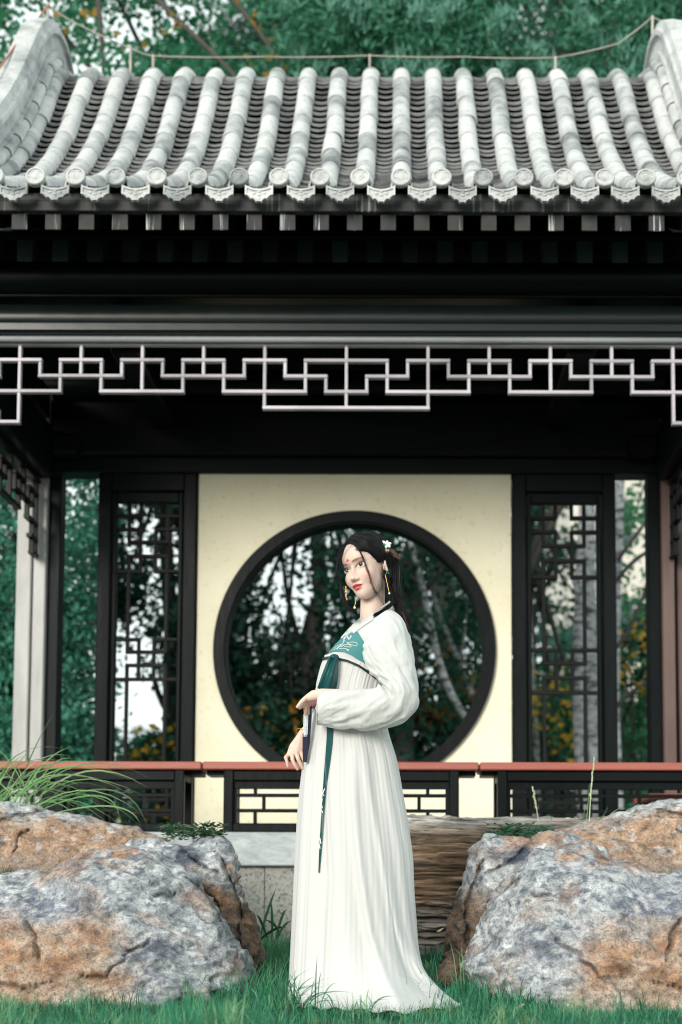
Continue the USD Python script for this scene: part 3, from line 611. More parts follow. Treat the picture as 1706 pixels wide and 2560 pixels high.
def rock_color(v, flip, seed, kind):
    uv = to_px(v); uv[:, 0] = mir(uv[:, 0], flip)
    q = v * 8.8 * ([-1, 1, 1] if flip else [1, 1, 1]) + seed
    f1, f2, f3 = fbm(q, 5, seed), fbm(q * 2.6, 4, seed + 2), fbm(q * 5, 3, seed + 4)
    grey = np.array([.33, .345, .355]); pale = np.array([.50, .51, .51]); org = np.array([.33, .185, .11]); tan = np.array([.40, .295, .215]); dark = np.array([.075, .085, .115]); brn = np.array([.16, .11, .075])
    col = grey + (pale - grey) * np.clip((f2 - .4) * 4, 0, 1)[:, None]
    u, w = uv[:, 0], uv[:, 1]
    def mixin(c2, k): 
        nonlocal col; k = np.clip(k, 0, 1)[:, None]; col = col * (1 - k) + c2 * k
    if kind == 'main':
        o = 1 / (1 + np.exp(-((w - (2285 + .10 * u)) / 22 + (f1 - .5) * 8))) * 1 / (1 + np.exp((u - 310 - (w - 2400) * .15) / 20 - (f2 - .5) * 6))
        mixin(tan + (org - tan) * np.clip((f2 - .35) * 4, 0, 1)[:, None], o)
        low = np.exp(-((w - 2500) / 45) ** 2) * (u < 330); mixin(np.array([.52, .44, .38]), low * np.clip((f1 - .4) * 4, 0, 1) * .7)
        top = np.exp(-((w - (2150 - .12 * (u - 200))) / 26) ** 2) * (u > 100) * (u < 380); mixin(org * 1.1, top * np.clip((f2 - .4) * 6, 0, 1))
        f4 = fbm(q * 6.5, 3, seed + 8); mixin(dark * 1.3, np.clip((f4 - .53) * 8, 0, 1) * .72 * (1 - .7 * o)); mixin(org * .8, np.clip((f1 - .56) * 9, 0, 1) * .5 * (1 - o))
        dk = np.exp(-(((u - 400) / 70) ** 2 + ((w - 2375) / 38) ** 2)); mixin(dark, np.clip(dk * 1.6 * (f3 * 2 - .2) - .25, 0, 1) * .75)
        dk = np.exp(-(((u - 120) / 160) ** 2 + ((w - 2260) / 48) ** 2)); mixin(dark * 1.6, np.clip(dk * 1.5 * (f4 * 2.2 - .35) - .25, 0, 1) * .75)
    elif kind == 'back':
        mixin(brn, 1 / (1 + np.exp(-(w - 2215 + (f1 - .5) * 160) / 20)))  # lower face brown, with its shade put into the colour
        mixin(org * .9, np.clip((f1 - .50) * 8, 0, 1) * .8)
        dk = np.exp(-(((u - 465) / 42) ** 2 + ((w - 2140) / 22) ** 2)); mixin(dark, np.clip(dk * 1.7 * (f3 * 2) - .2, 0, 1))
        mixin(dark, np.clip((f3 - .57) * 9, 0, 1) * .7)
    else:
        mixin(tan + (org - tan) * np.clip((f2 - .3) * 3, 0, 1)[:, None], 1 / (1 + np.exp(-(w - 2035 - .09 * u + (f1 - .5) * 90) / 8)) * (1 - .55 * (f2 > .62)))
        mixin(brn, np.clip((f3 - .60) * 12, 0, 1) * .8)
        mixin(np.array([.24, .20, .17]), 1 / (1 + np.exp(-(w - 2135 - .0 * u + (f1 - .5) * 120) / 14)) * .6)  # foot darkened: painted shade where it drops behind the main boulder
    return col
def boulder(pieces, name, label, flip, lines):
    vs, fs, cs, o = [], [], [], 0
    for i, (poly, Y0, Tf, Tb, sh, seed, cen, amp, kind) in enumerate(pieces):
        poly = [(mir(u, flip), w) for u, w in poly]
        v, f = rock_piece(poly, Y0, Tf, Tb, sh, seed, flip, (mir(cen[0], flip), cen[1]), amp)
        if flip:                                       # the same weathering, mirrored
            pm = [(mir(u, True), w) for u, w in poly]
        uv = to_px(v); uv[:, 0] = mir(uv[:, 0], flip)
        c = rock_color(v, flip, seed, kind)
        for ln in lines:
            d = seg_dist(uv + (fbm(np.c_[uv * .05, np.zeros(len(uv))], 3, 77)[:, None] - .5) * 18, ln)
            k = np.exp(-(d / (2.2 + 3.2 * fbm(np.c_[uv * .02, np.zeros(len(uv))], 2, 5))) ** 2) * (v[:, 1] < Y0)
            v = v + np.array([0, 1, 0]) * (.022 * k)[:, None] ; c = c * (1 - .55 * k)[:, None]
        vs.append(v); fs.append(f + o); cs.append(c); o += len(v)
    V, F, C = np.vstack(vs), np.vstack(fs), np.vstack(cs)
    base = np.array([V[:, 0].mean(), V[:, 1].mean(), 0])
    t = thing(name, label, 'boulder', base)
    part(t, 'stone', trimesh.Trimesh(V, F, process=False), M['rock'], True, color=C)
    return t
A = [(-160, 2250), (-60, 2222), (20, 2205), (75, 2204), (130, 2188), (215, 2150), (300, 2122), (370, 2126), (430, 2148), (490, 2192), (525, 2240), (548, 2300), (585, 2360), (612, 2405), (600, 2450), (560, 2560), (300, 2760), (-160, 2800)]
B = [(250, 2140), (330, 2092), (395, 2098), (440, 2112), (500, 2100), (545, 2096), (572, 2118), (588, 2160), (602, 2215), (628, 2270), (645, 2330), (658, 2400), (662, 2600), (400, 2640), (300, 2300)]
C_ = [(-200, 2015), (0, 2003), (60, 2005), (130, 2020), (200, 2032), (300, 2058), (370, 2078), (420, 2100), (410, 2200), (300, 2300), (-200, 2330)]
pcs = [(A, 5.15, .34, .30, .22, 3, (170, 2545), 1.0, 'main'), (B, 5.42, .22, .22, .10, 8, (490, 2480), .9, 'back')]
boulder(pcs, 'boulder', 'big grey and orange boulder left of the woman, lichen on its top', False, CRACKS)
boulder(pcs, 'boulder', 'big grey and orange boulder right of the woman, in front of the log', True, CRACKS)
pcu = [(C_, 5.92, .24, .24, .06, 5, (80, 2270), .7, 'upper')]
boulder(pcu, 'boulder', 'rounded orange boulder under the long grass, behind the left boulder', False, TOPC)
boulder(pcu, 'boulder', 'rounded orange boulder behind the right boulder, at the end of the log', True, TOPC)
D_ = [(680, 2460), (662, 2415), (640, 2390), (610, 2410), (600, 2480)]
boulder([(D_, 5.12, .07, .07, .0, 12, (642, 2440), .4, 'back')], 'small_stone', 'small brown stone at the foot of the right boulder beside the dress hem', True, [])

# --- the fibrous log
M['log'] = mat('fibrous_wood', {
    'a': ('attribute', {'attribute': 'tint'}), 'g': ('geometry', {}), 'map': ('mapping', {'scale': (3, 40, 40)}), 'n': ('noise_texture', {'scale': 1.6, 'detail': 8.0, 'roughness': .75}),
    'r': ('rgb_ramp', {'ramp': [(.36, (.10, .10, .09)), (.48, (.8, .8, .8)), (.66, (1.6, 1.55, 1.5))]}), 'm': ('mix', {'mix_type': 'multiply', 'fac': 1.0}),
    'b': ('bump', {'strength': .9, 'distance': .015}), 'p': ('principled_bsdf', {'roughness': .9, 'specular_ior_level': .2})},
    [('g.position', 'map.vector'), ('map.vector', 'n.vector'), ('n.fac', 'r.fac'), ('a.color', 'm.color1'), ('r.color', 'm.color2'), ('m.color', 'p.base_color'), ('n.fac', 'b.height'), ('b.normal', 'p.normal')])
nl, na = 170, 260
yl = 6.22; zt_, zb_ = at(1100, 2052, yl)[2], at(1100, 2352, yl)[2]; rl = (zt_ - zb_) / 2; zc_ = (zt_ + zb_) / 2
xl = np.linspace(at(905, 2100, yl)[0], 1.35, nl); an = np.linspace(0, 2 * np.pi, na, endpoint=False)
XX, AA = np.meshgrid(xl, an, indexing='ij')
wav = (fbm(np.stack([XX * 2.2, np.cos(AA) * 2, np.sin(AA) * 2], -1), 3, 4) - .5) * .9
q = np.stack([XX * 1.6, np.cos(AA + wav * .3) * 9, np.sin(AA + wav * .3) * 9], -1)
r1 = 1 - np.abs(2 * fbm(q, 3, 6) - 1); r2 = fbm(q * [2.2, 3, 3], 4, 9)
rad = rl * (1 + (r1 - .75) * .22 + (r2 - .5) * .30 + wav * .09)
rad *= (1 - .30 * np.clip(1 - (XX - xl[0]) / .12, 0, 1) ** 3)
P = np.stack([XX, yl + rad * np.cos(AA) * .95, zc_ + rad * np.sin(AA)], -1)
hgt = np.sin(AA)
c0 = np.array([.23, .16, .105])[None, None] * np.ones(P.shape)
def mx(c, c2, k): return c * (1 - k[..., None]) + np.array(c2) * k[..., None]
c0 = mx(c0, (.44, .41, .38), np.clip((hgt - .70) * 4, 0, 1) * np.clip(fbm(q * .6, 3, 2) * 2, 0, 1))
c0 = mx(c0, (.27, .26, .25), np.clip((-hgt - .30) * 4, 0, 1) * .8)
c0 = mx(c0, (.05, .06, .08), np.clip((fbm(q * [2, .8, .8], 4, 31) - .56) * 8, 0, 1) * .6)
c0 = c0 * np.clip(.25 + 1.5 * np.clip(r2 * 1.2 + r1 * .6 - .65, 0, 1), .2, 1.25)[..., None]
lg = grid_mesh(P, close_v=True); vv = np.vstack([lg.vertices, P[0].mean(0), P[-1].mean(0)]); i = np.arange(na); j = (i + 1) % na
ff = np.vstack([lg.faces, np.stack([np.full(na, nl * na), j, i], 1), np.stack([np.full(na, nl * na + 1), (nl - 1) * na + i, (nl - 1) * na + j], 1)])
t = thing('fallen_log', 'thick fibrous grey brown log lying between the woman and the right boulder', 'log', (.55, yl, 0))
part(t, 'trunk', trimesh.Trimesh(vv, ff, process=False), M['log'], True, color=np.vstack([c0.reshape(-1, 3), [[.2, .15, .1]] * 2]))

# --- long grass on the left boulder
def arc_blade(a, c, b, w, seg=9):
    t = np.linspace(0, 1, seg)[:, None]; p = (1 - t) ** 2 * a + 2 * t * (1 - t) * c + t ** 2 * b
    tg = np.gradient(p, axis=0); s = np.cross(tg, [0, 1., .25]); s /= np.linalg.norm(s, axis=1, keepdims=True) + 1e-9
    ww = w * np.sin(np.clip(t * 1.02 + .12, 0, 1.12) / 1.12 * np.pi) ** .7 * .5 * (1 - t ** 6)
    k = np.cross(tg, s); k /= np.linalg.norm(k, axis=1, keepdims=True) + 1e-9
    return grid_mesh(np.stack([p + s * ww, p + k * ww * .35, p - s * ww], 1))
lgc = thing('long_grass', 'tall clump of arching light green grass on the upper left boulder', 'grass clump', at(60, 2040, 6.05))
rg = np.random.default_rng(21)
for i in range(50):
    Y = rg.uniform(5.85, 6.25)
    b0 = at(rg.uniform(-90, 110), rg.uniform(2015, 2060), Y)
    k = rg.uniform()
    if k < .45: tu, tv = rg.uniform(110, 400), rg.uniform(1930, 2085)
    elif k < .8: tu, tv = rg.uniform(-60, 190), rg.uniform(1840, 1960)
    else: tu, tv = rg.uniform(-160, 60), rg.uniform(1900, 2040)
    e = at(tu, tv, Y + rg.uniform(-.2, .15))
    mid = (b0 + e) / 2; hi = mid + [0, rg.uniform(-.05, .05), .10 + .25 * abs(e[0] - b0[0])]
    hi[0] = b0[0] + (e[0] - b0[0]) * rg.uniform(.25, .5)
    part(lgc, 'blade', arc_blade(b0, hi, e, rg.uniform(.003, .0068)), M['long_grass'], True)
for (u0_, v0_), (u1_, v1_), (u2_, v2_) in (((30, 2040), (60, 1900), (138, 1778)), ((40, 2030), (100, 1880), (186, 1866)), ((60, 2040), (330, 1890), (372, 2082)), ((70, 2040), (300, 1930), (300, 2060)), ((110, 2040), (330, 1980), (352, 2066)), ((20, 2040), (140, 1920), (200, 1965))):
    part(lgc, 'blade', arc_blade(at(u0_, v0_, 6.0), at(u1_, v1_, 6.0), at(u2_, v2_, 5.9), .006, 14), M['long_grass'], True)

# --- creeping plants on the two boulders
def leaf(c, d, nrm, L, w):
    s = np.cross(d, nrm); P = [c, c + d * L * .45 + s * w - nrm * w * .25, c + d * L, c + d * L * .45 - s * w - nrm * w * .25, c + d * L * .5 + nrm * 0]
    return np.array(P), np.array([[0, 1, 4], [1, 2, 4], [2, 3, 4], [3, 0, 4]])
def leaves_mesh(items):
    V, F, o = [], [], 0
    for p, f in items: V.append(p); F.append(f + o); o += len(p)
    return trimesh.Trimesh(np.vstack(V), np.vstack(F), process=False)
def unit(x): return x / (np.linalg.norm(x) + 1e-12)
def creeper(flip, label, seed):
    rg = np.random.default_rng(seed); Y = 5.50
    t = thing('creeping_plant', label, 'plant', at(mir(460, flip), 2095, Y), group=None)
    lv, stems = [], []
    for i in range(34):
        a = at(mir(rg.uniform(395, 560), flip), rg.uniform(2088, 2108), Y + rg.uniform(-.08, .12))
        b = at(mir(rg.uniform(385, 570), flip), rg.uniform(2058, 2098), Y + rg.uniform(-.12, .1))
        c = (a + b) / 2 + [0, 0, .03]
        tt = np.linspace(0, 1, 6)[:, None]; p = (1 - tt) ** 2 * a + 2 * tt * (1 - tt) * c + tt ** 2 * b
        stems.append(tube(p, .0012, 4))
        for k in range(1, 6):
            for sgn in (-1, 1):
                d = unit(np.array([sgn * rg.uniform(.3, 1), rg.uniform(-1, .2), rg.uniform(-.3, .6)])); nr = unit(np.array([rg.normal(0, .4), -.5, 1.]))
                nr = unit(nr - d * (nr @ d)); lv.append(leaf(p[k], d, nr, rg.uniform(.018, .032), rg.uniform(.006, .010)))
    part(t, 'stems', cat_(stems), M['stem']); part(t, 'leaves', leaves_mesh(lv), M['ivy'], kind='stuff')
creeper(False, 'low dark green creeping plant on the top of the left boulder', 31)
creeper(True, 'low dark green creeping plant between the log and the right upper boulder', 32)
def tuft(u, v, Y, n, label, seed, h=.07):
    rg = np.random.default_rng(seed); c = at(u, v, Y)
    t = thing('grass_tuft', label, 'grass tuft', c)
    part(t, 'blades', blades(n, rg, c + np.c_[rg.normal(0, .03, (n, 2)), np.full(n, -.01)], rg.uniform(.5, 1.1, n) * h, rg.uniform(.3, 1.2, n), rg.uniform(.003, .005, n), 4), M['grass'], True, kind='stuff')
tuft(15, 2195, 5.45, 40, 'little grass tuft at the left edge, between the two left boulders', 3)
tuft(1690, 2195, 5.45, 40, 'little grass tuft at the right edge, between the two right boulders', 4)
def stalk(pts, label, seed, heads=True, thin=()):
    rg = np.random.default_rng(seed)
    p = spline([at(u, v, 5.95) for u, v in pts], 24)
    t = thing('grass_stalk', label, 'grass stalk', p[0])
    part(t, 'stem', tube(p, np.linspace(.0022, .0012, 24), 5), M['stalk'])
    hd_ = [ball(p[k] + rg.normal(0, .0015, 3), (.0036, .0036, .0075), 1) for k in range(9, 24)]
    part(t, 'seed_head', cat_(hd_), M['stalk'], True)
    for i, q in enumerate(thin): part(t, 'blade', tube(spline([at(u, v, 5.95) for u, v in q], 10), np.linspace(.002, .0006, 10), 4), M['long_grass'])
stalk([(1347, 2055), (1340, 2010), (1332, 1970)], 'short pale grass stalk standing left of the creeping plant by the log', 1)
stalk([(1474, 2060), (1478, 1985), (1487, 1896)], 'tall pale grass stalk on the right boulder, reaching above the red bench', 2,
      thin=[[(1455, 2060), (1465, 2020), (1482, 1985)], [(1466, 2060), (1472, 2000), (1474, 1960)], [(1500, 2050), (1512, 2035), (1520, 2018)], [(1520, 2045), (1535, 2030), (1548, 2022)], [(1380, 2050), (1375, 2040), (1366, 2036)]])
# weeds by the plinth and long blades across the hem
wd = thing('tall_weed', 'dark green weed blades standing against the granite plinth left of the dress', 'weed', at(680, 2330, 6.2))
for (a, b, c) in (((650, 2345), (672, 2260), (694, 2215)), ((690, 2345), (706, 2280), (718, 2272)), ((700, 2340), (690, 2300), (655, 2300)), ((668, 2345), (650, 2290), (640, 2285)), ((690, 2350), (715, 2300), (728, 2305)), ((680, 2345), (683, 2290), (676, 2240)), ((640, 2360), (690, 2310), (720, 2320))):
    part(wd, 'blade', arc_blade(at(*a, 6.1), at(*b, 6.1), at(*c, 6.1), .011), M['ivy'], True)
hb = thing('hem_grass', 'long thin grass blades leaning across the left part of the dress hem', 'grass clump', at(720, 2530, 4.55))
rg = np.random.default_rng(5)
for i in range(46):
    a = (rg.uniform(640, 960) if i > 14 else rg.uniform(650, 780), rg.uniform(2530, 2560)); L_ = rg.uniform(50, 130) * (1.2 if a[0] < 800 else .8); th = rg.normal(.25, .55)
    b = (a[0] + L_ * math.sin(th) * 1.3, a[1] - L_ * math.cos(th) * .75); m_ = (a[0] + .2 * (b[0] - a[0]), a[1] - L_ * .7)
    Y = rg.uniform(4.38, 4.5)
    part(hb, 'blade', arc_blade(at(*a, Y), at(*m_, Y), at(*b, Y + .05), rg.uniform(.002, .004)), M['grass'], True)
for i, (u, v, lab) in enumerate(((1157, 2508, 'curled pale dry leaf in the grass just right of the dress train'), (1288, 2522, 'flat dry leaf in the grass below the right boulder'), (1092, 2330, 'tiny dry leaf in the grass between log and dress'))):
    Y = min(.40 / max((v - 2200) / 3675, .03), 5.8); c = at(u, v, Y)
    p, f = leaf(np.zeros(3), unit(np.array([1, -.3, .5])), unit(np.array([-.4, -.5, 1])), .034, .010)
    t = thing('dry_leaf', lab, 'leaf', c); part(t, 'blade', trimesh.Trimesh(np.vstack([p, p + [0, 0, .002]]) + c, np.vstack([f, f[:, ::-1] + 5]), process=False), M['dry_leaf'])
# ------------------------------------------------------------------ trees behind the pavilion
M['leaf_dark'] = leafmat('dark_leaves', (.010, .052, .039), .7, .30, .6, (.07, .24, .16))
M['leaf_teal'] = leafmat('teal_needles', (.06, .24, .175), .6, .25, .6, (.22, .48, .36))
M['leaf_green'] = leafmat('green_leaves', (.026, .12, .075), .7, .40, .6, (.14, .32, .16))
M['leaf_mid'] = leafmat('mid_green_leaves', (.013, .082, .055), .75, .40, .6, (.09, .26, .14))
M['tip'] = leafmat('pale_shoots', (.16, .40, .31), .45, .2, .6, (.34, .58, .46))
M['leaf_yellow'] = leafmat('yellow_leaves', (.45, .24, .03), .5, .45, .6, (.65, .42, .08))
M['bark'] = simple('dark_bark', (.055, .05, .045), .9, .5, 12, .6, 40, stretch=(1, 1, .2))
M['birch'] = mat('birch_bark', {
    'g': ('geometry', {}), 'map': ('mapping', {'scale': (1, 1, 2.6)}), 'n': ('noise_texture', {'scale': 9.0, 'detail': 6.0, 'roughness': .7}),
    'r': ('rgb_ramp', {'ramp': [(.40, (.05, .05, .05)), (.50, (.36, .37, .38)), (.65, (.55, .56, .57))]}), 'p': ('principled_bsdf', {'roughness': .85})},
    [('g.position', 'map.vector'), ('map.vector', 'n.vector'), ('n.fac', 'r.fac'), ('r.color', 'p.base_color')])
def scatter_leaves(rg, centers, spread, per, L, w, droop=0.0):
    n = len(centers) * per
    c = np.repeat(centers, per, 0) + rg.normal(0, 1, (n, 3)) * np.repeat(np.broadcast_to(spread, len(centers)), per)[:, None] * [1, 1, .75]
    d = rg.normal(0, 1, (n, 3)); d[:, 2] -= droop; d /= np.linalg.norm(d, axis=1, keepdims=True)
    s = np.cross(d, rg.normal(0, 1, (n, 3))); s /= np.linalg.norm(s, axis=1, keepdims=True)
    l = (L * rg.uniform(.6, 1.3, n))[:, None]; ww = (w * rg.uniform(.7, 1.2, n))[:, None]
    V = np.stack([c - d * l / 2, c + s * ww / 2, c + d * l / 2, c - s * ww / 2], 1).reshape(-1, 3)
    o = np.arange(n)[:, None] * 4
    return trimesh.Trimesh(V, np.vstack([o + [0, 1, 2], o + [0, 2, 3]]), process=False)
def needle_clumps(rg, centers, R, nb=16, L=.10, w=.012, up=.5):
    """Tufts of narrow upturned needles."""
    n = len(centers) * nb
    c = np.repeat(centers, nb, 0) + rg.normal(0, R, (n, 3))
    d = rg.normal(0, .6, (n, 3)); d[:, 2] += up; d /= np.linalg.norm(d, axis=1, keepdims=True)
    s = np.cross(d, rg.normal(0, 1, (n, 3))); s /= np.linalg.norm(s, axis=1, keepdims=True)
    l = (L * rg.uniform(.6, 1.4, n))[:, None]
    V = np.stack([c - s * w / 2, c + s * w / 2, c + d * l], 1).reshape(-1, 3)
    return trimesh.Trimesh(V, np.arange(3 * n).reshape(-1, 3), process=False)
def in_ell(rg, n, c, r, shell=.5):
    d = rg.normal(0, 1, (n, 3)); d /= np.linalg.norm(d, axis=1, keepdims=True)
    return np.asarray(c) + d * (rg.uniform(shell, 1, n) ** (1 / 2))[:, None] * np.asarray(r)
def limbs(rg, base, top, r, targets, n=7):
    """A trunk from base to top with limbs to some of the targets."""
    base, top = np.array(base, float), np.array(top, float)
    p = base + (top - base) * np.linspace(0, 1, 9)[:, None]; p[1:-1] += rg.normal(0, .05, (7, 3)) * [1, 1, 0]
    out = [tube(p, np.linspace(r, r * .25, 9), 9)]
    for t in targets:
        k = rg.uniform(.25, .85); a = base + (top - base) * k
        m = (a + t) / 2 + rg.normal(0, .12, 3) + [0, 0, .08]
        q = spline([a, m, t], 7); out.append(tube(q, np.linspace(r * .42 * (1 - k * .5), .008, 7), 5))
    return cat_(out)
def tree(name, label, base, top, r, crown, nclump, per, spread, L, w, lm, seed, group=None, cat='tree', bark='bark', nl=10, kind='leaf', tips=None, hole=None):
    rg = np.random.default_rng(seed)
    cs = np.vstack([in_ell(rg, max(2, int(nclump * s)), c, rr) for c, rr, s in crown])
    if hole is not None:
        uv = to_px(cs); keep = np.ones(len(cs), bool)
        for (hu, hv, ru, rv) in hole: keep &= ((uv[:, 0] - hu) / ru) ** 2 + ((uv[:, 1] - hv) / rv) ** 2 > rg.uniform(.8, 1.7, len(cs))
        cs = cs[keep]
    t = thing(name, label, cat, (base[0], base[1], 0), group=group)
    part(t, 'trunk', limbs(rg, base, top, r, cs[rg.integers(0, len(cs), nl)]), M[bark], True)
    if kind == 'leaf': part(t, 'crown', scatter_leaves(rg, cs, spread, per, L, w), M[lm], kind='stuff')
    else: part(t, 'crown', needle_clumps(rg, cs, spread, per, L, w), M[lm], kind='stuff')
    if tips: part(t, 'light_tips', needle_clumps(rg, cs[rg.integers(0, len(cs), tips[0])] + [0, -.30, .05], .034, 44, .10, .020, 1.4), M[tips[1]], kind='stuff')
    return t
# tall crowns above the roof
tree('broadleaf_tree', 'dark leafy tree with sky gaps above the left half of the roof', (-1.75, 13.5, 0), (-1.9, 13.5, 8.5), .17, [((-3.2, 13.5, 8.0), (1.6, 1.3, 1.5), .6), ((-1.3, 13.6, 7.9), (1.2, 1.1, 1.2), .32), ((-2.2, 13.8, 9.2), (2.4, 1.2, 1.0), .4)], 520, 75, .17, .085, .05, 'leaf_green', 1, nl=22,
     hole=[(650, 70, 110, 90), (60, 30, 90, 70), (200, 180, 80, 60), (350, 70, 95, 70), (480, 40, 60, 50), (280, 30, 50, 40)])
rgy = np.random.default_rng(91)
part('/World/broadleaf_tree', 'yellow_leaves', scatter_leaves(rgy, np.array([at(u, v, 12.0) for u, v in zip(rgy.uniform(0, 760, 15), rgy.uniform(-20, 200, 15))]), .05, 3, .07, .05), M['leaf_yellow'], kind='stuff')
for i_, q_ in enumerate(([(545, -40), (600, 20), (660, 95), (720, 210)], [(240, -40), (248, 20), (254, 90), (262, 230)], [(370, -30), (440, 45), (520, 120), (620, 230)])):
    lp_ = spline([at(u, v, 12.4) for u, v in q_], 10)
    part('/World/broadleaf_tree', 'limb', tube(lp_, np.linspace(.028, .016, 10), 6), M['bark'], True)
tree('pine_tree', 'teal green pine with pale upright shoots above the right half of the roof', (.80, 12.6, 0), (.80, 12.6, 9.0), .10, [((1.3, 12.5, 7.6), (2.2, 1.1, 1.5), .7), ((-.2, 12.7, 7.9), (1.1, 1.0, 1.0), .25), ((2.8, 12.6, 7.2), (1.3, 1.0, 1.4), .3)], 1000, 60, .14, .10, .03, 'leaf_dark', 2, tips=(620, 'tip'), nl=18)
tree('pine_tree', 'dark far pine filling the sky between the two crowns over the roof', (.6, 17, 0), (.4, 17, 11.0), .2, [((1.3, 17, 10.2), (3.6, 1.2, 2.0), .8)], 1500, 40, .18, .22, .03, 'leaf_dark', 3, kind='needle', nl=8)
# left: a dense cypress and one further off
tree('cypress_tree', 'dense green cypress seen past the left post of the pavilion', (-2.95, 11.6, 0), (-2.95, 11.6, 6.5), .10, [((-2.95, 11.6, 3.2), (.55, .55, 3.4), .6), ((-2.9, 11.6, 1.4), (.60, .55, 1.5), .4)], 1100, 40, .085, .075, .03, 'leaf_teal', 4)
tree('cypress_tree', 'dense green cypress at the left edge of the view, outside the pavilion', (-3.8, 12.4, 0), (-3.8, 12.4, 6.5), .10, [((-3.75, 12.4, 3.0), (.6, .6, 3.2), .6), ((-3.7, 12.4, 1.4), (.6, .6, 1.5), .4)], 900, 40, .085, .075, .03, 'leaf_green', 5)
# centre: dark conifers with dead twigs
tree('dark_conifer', 'dark conifer behind the left lattice screen, sky showing low through it', (-2.05, 13.2, 0), (-2.05, 13.2, 6), .11, [((-2.05, 13.2, 3.3), (.75, .7, 1.5), .5), ((-1.75, 13.3, 1.6), (.7, .7, .9), .22)], 420, 60, .13, .09, .045, 'leaf_mid', 6, nl=16, hole=[(345, 1590, 60, 60), (360, 1760, 80, 120), (300, 1360, 22, 40), (410, 1300, 16, 16)])
tree('dark_conifer', 'dark conifer with bare grey twigs filling the left of the round opening', (-.85, 14.0, 0), (-.8, 14, 6.5), .12, [((-.95, 14.0, 2.9), (1.0, .8, 1.5), .6), ((-.5, 14.1, 1.5), (1.1, .8, .8), .4)], 330, 60, .15, .09, .045, 'leaf_mid', 7, nl=18, hole=[(700, 1490, 62, 58), (650, 1420, 45, 35), (770, 1570, 42, 36), (640, 1570, 45, 45), (690, 1650, 40, 28), (810, 1490, 28, 28)])
tree('dark_conifer', 'dark conifer behind the woman in the round opening', (.05, 13.0, 0), (.05, 13.0, 6.5), .12, [((.1, 13.0, 3.0), (.75, .7, 1.5), .55), ((.2, 13.1, 1.4), (.8, .7, .9), .35)], 220, 60, .15, .09, .045, 'leaf_mid', 8, nl=18, hole=[(1060, 1790, 65, 85), (1095, 1480, 30, 55), (1040, 1680, 50, 50), (1120, 1640, 35, 40)])
tree('dark_conifer', 'dark conifer behind the right lattice screen among the birches', (1.25, 14.6, 0), (1.25, 14.6, 6.5), .12, [((1.25, 14.6, 2.9), (.8, .8, 1.6), .6), ((1.6, 14.6, 1.4), (1.0, .8, .9), .4)], 160, 60, .16, .09, .045, 'leaf_mid', 9, nl=20, hole=[(1395, 1610, 40, 60), (1590, 1500, 70, 60), (1550, 1700, 50, 60)])
tree('broadleaf_tree', 'leafy green tree at the right edge behind the right post', (2.75, 13.4, 0), (2.6, 13.4, 6.0), .10, [((2.5, 13.4, 3.2), (.6, .6, 1.6), .5), ((2.3, 13.4, 1.3), (.6, .6, .8), .3)], 170, 60, .15, .08, .045, 'leaf_green', 10, nl=20, hole=[(1600, 1420, 60, 70), (1570, 1560, 50, 40), (1600, 1700, 50, 60)])
# birches
def birch(label, px, Y, r, seed, twigs=()):
    p = spline([at(u, v, Y) for u, v in px], 16)
    d = unit(p[0] - p[1]); base = p[0] + d * max((p[0][2] + .1) / max(-d[2], .2), 0); p = np.vstack([base, p])
    t = thing('birch_tree', label, 'tree', (base[0], Y, 0), group=None)
    part(t, 'trunk', tube(p, np.linspace(r * 1.15, r * .8, len(p)), 9), M['birch'], True)
    for q in twigs: part(t, 'limb', tube(spline([at(u, v, Y - .1) for u, v in q], 10), np.linspace(r * .5, r * .22, 10), 6), M['birch' if len(q) % 2 else 'bark'], True)
birch('slanting pale birch trunk inside the right side of the round opening', [(1162, 1790), (1098, 1651), (1070, 1526), (1043, 1412), (1010, 1290)], 12.4, .030, 1, [[(1085, 1590), (1060, 1555), (1000, 1518)], [(1098, 1640), (1050, 1600), (1020, 1580)]])
birch('second slanting birch trunk crossing behind the first in the round opening', [(1200, 1800), (1146, 1650), (1090, 1510), (1060, 1380), (1050, 1280)], 13.2, .024, 2, [[(1150, 1660), (1165, 1560), (1168, 1480)]])
birch('thick spotted birch trunk in the middle of the right lattice screen', [(1452, 1900), (1446, 1700), (1449, 1500), (1458, 1300), (1464, 1150)], 12.6, .045, 3, [[(1449, 1500), (1420, 1400), (1400, 1330)]])
birch('spotted birch trunk along the right bars of the right lattice screen', [(1490, 1900), (1480, 1700), (1476, 1500), (1476, 1320), (1470, 1150)], 12.2, .052, 4, [])
birch('thin birch trunk low at the left bars of the right lattice screen', [(1342, 1900), (1336, 1760), (1326, 1600), (1320, 1400)], 13.5, .03, 5, [])
birch('pale birch trunk in the narrow gap right of the right screen', [(1540, 1900), (1538, 1600), (1545, 1400), (1552, 1180)], 12.0, .045, 6, [[(1540, 1620), (1590, 1540), (1625, 1440), (1640, 1400)], [(1540, 1770), (1580, 1730), (1635, 1700), (1700, 1680)], [(1545, 1400), (1590, 1340), (1635, 1270), (1660, 1200)], [(1545, 1450), (1590, 1400), (1640, 1365), (1700, 1300)]])
rg = np.random.default_rng(40)
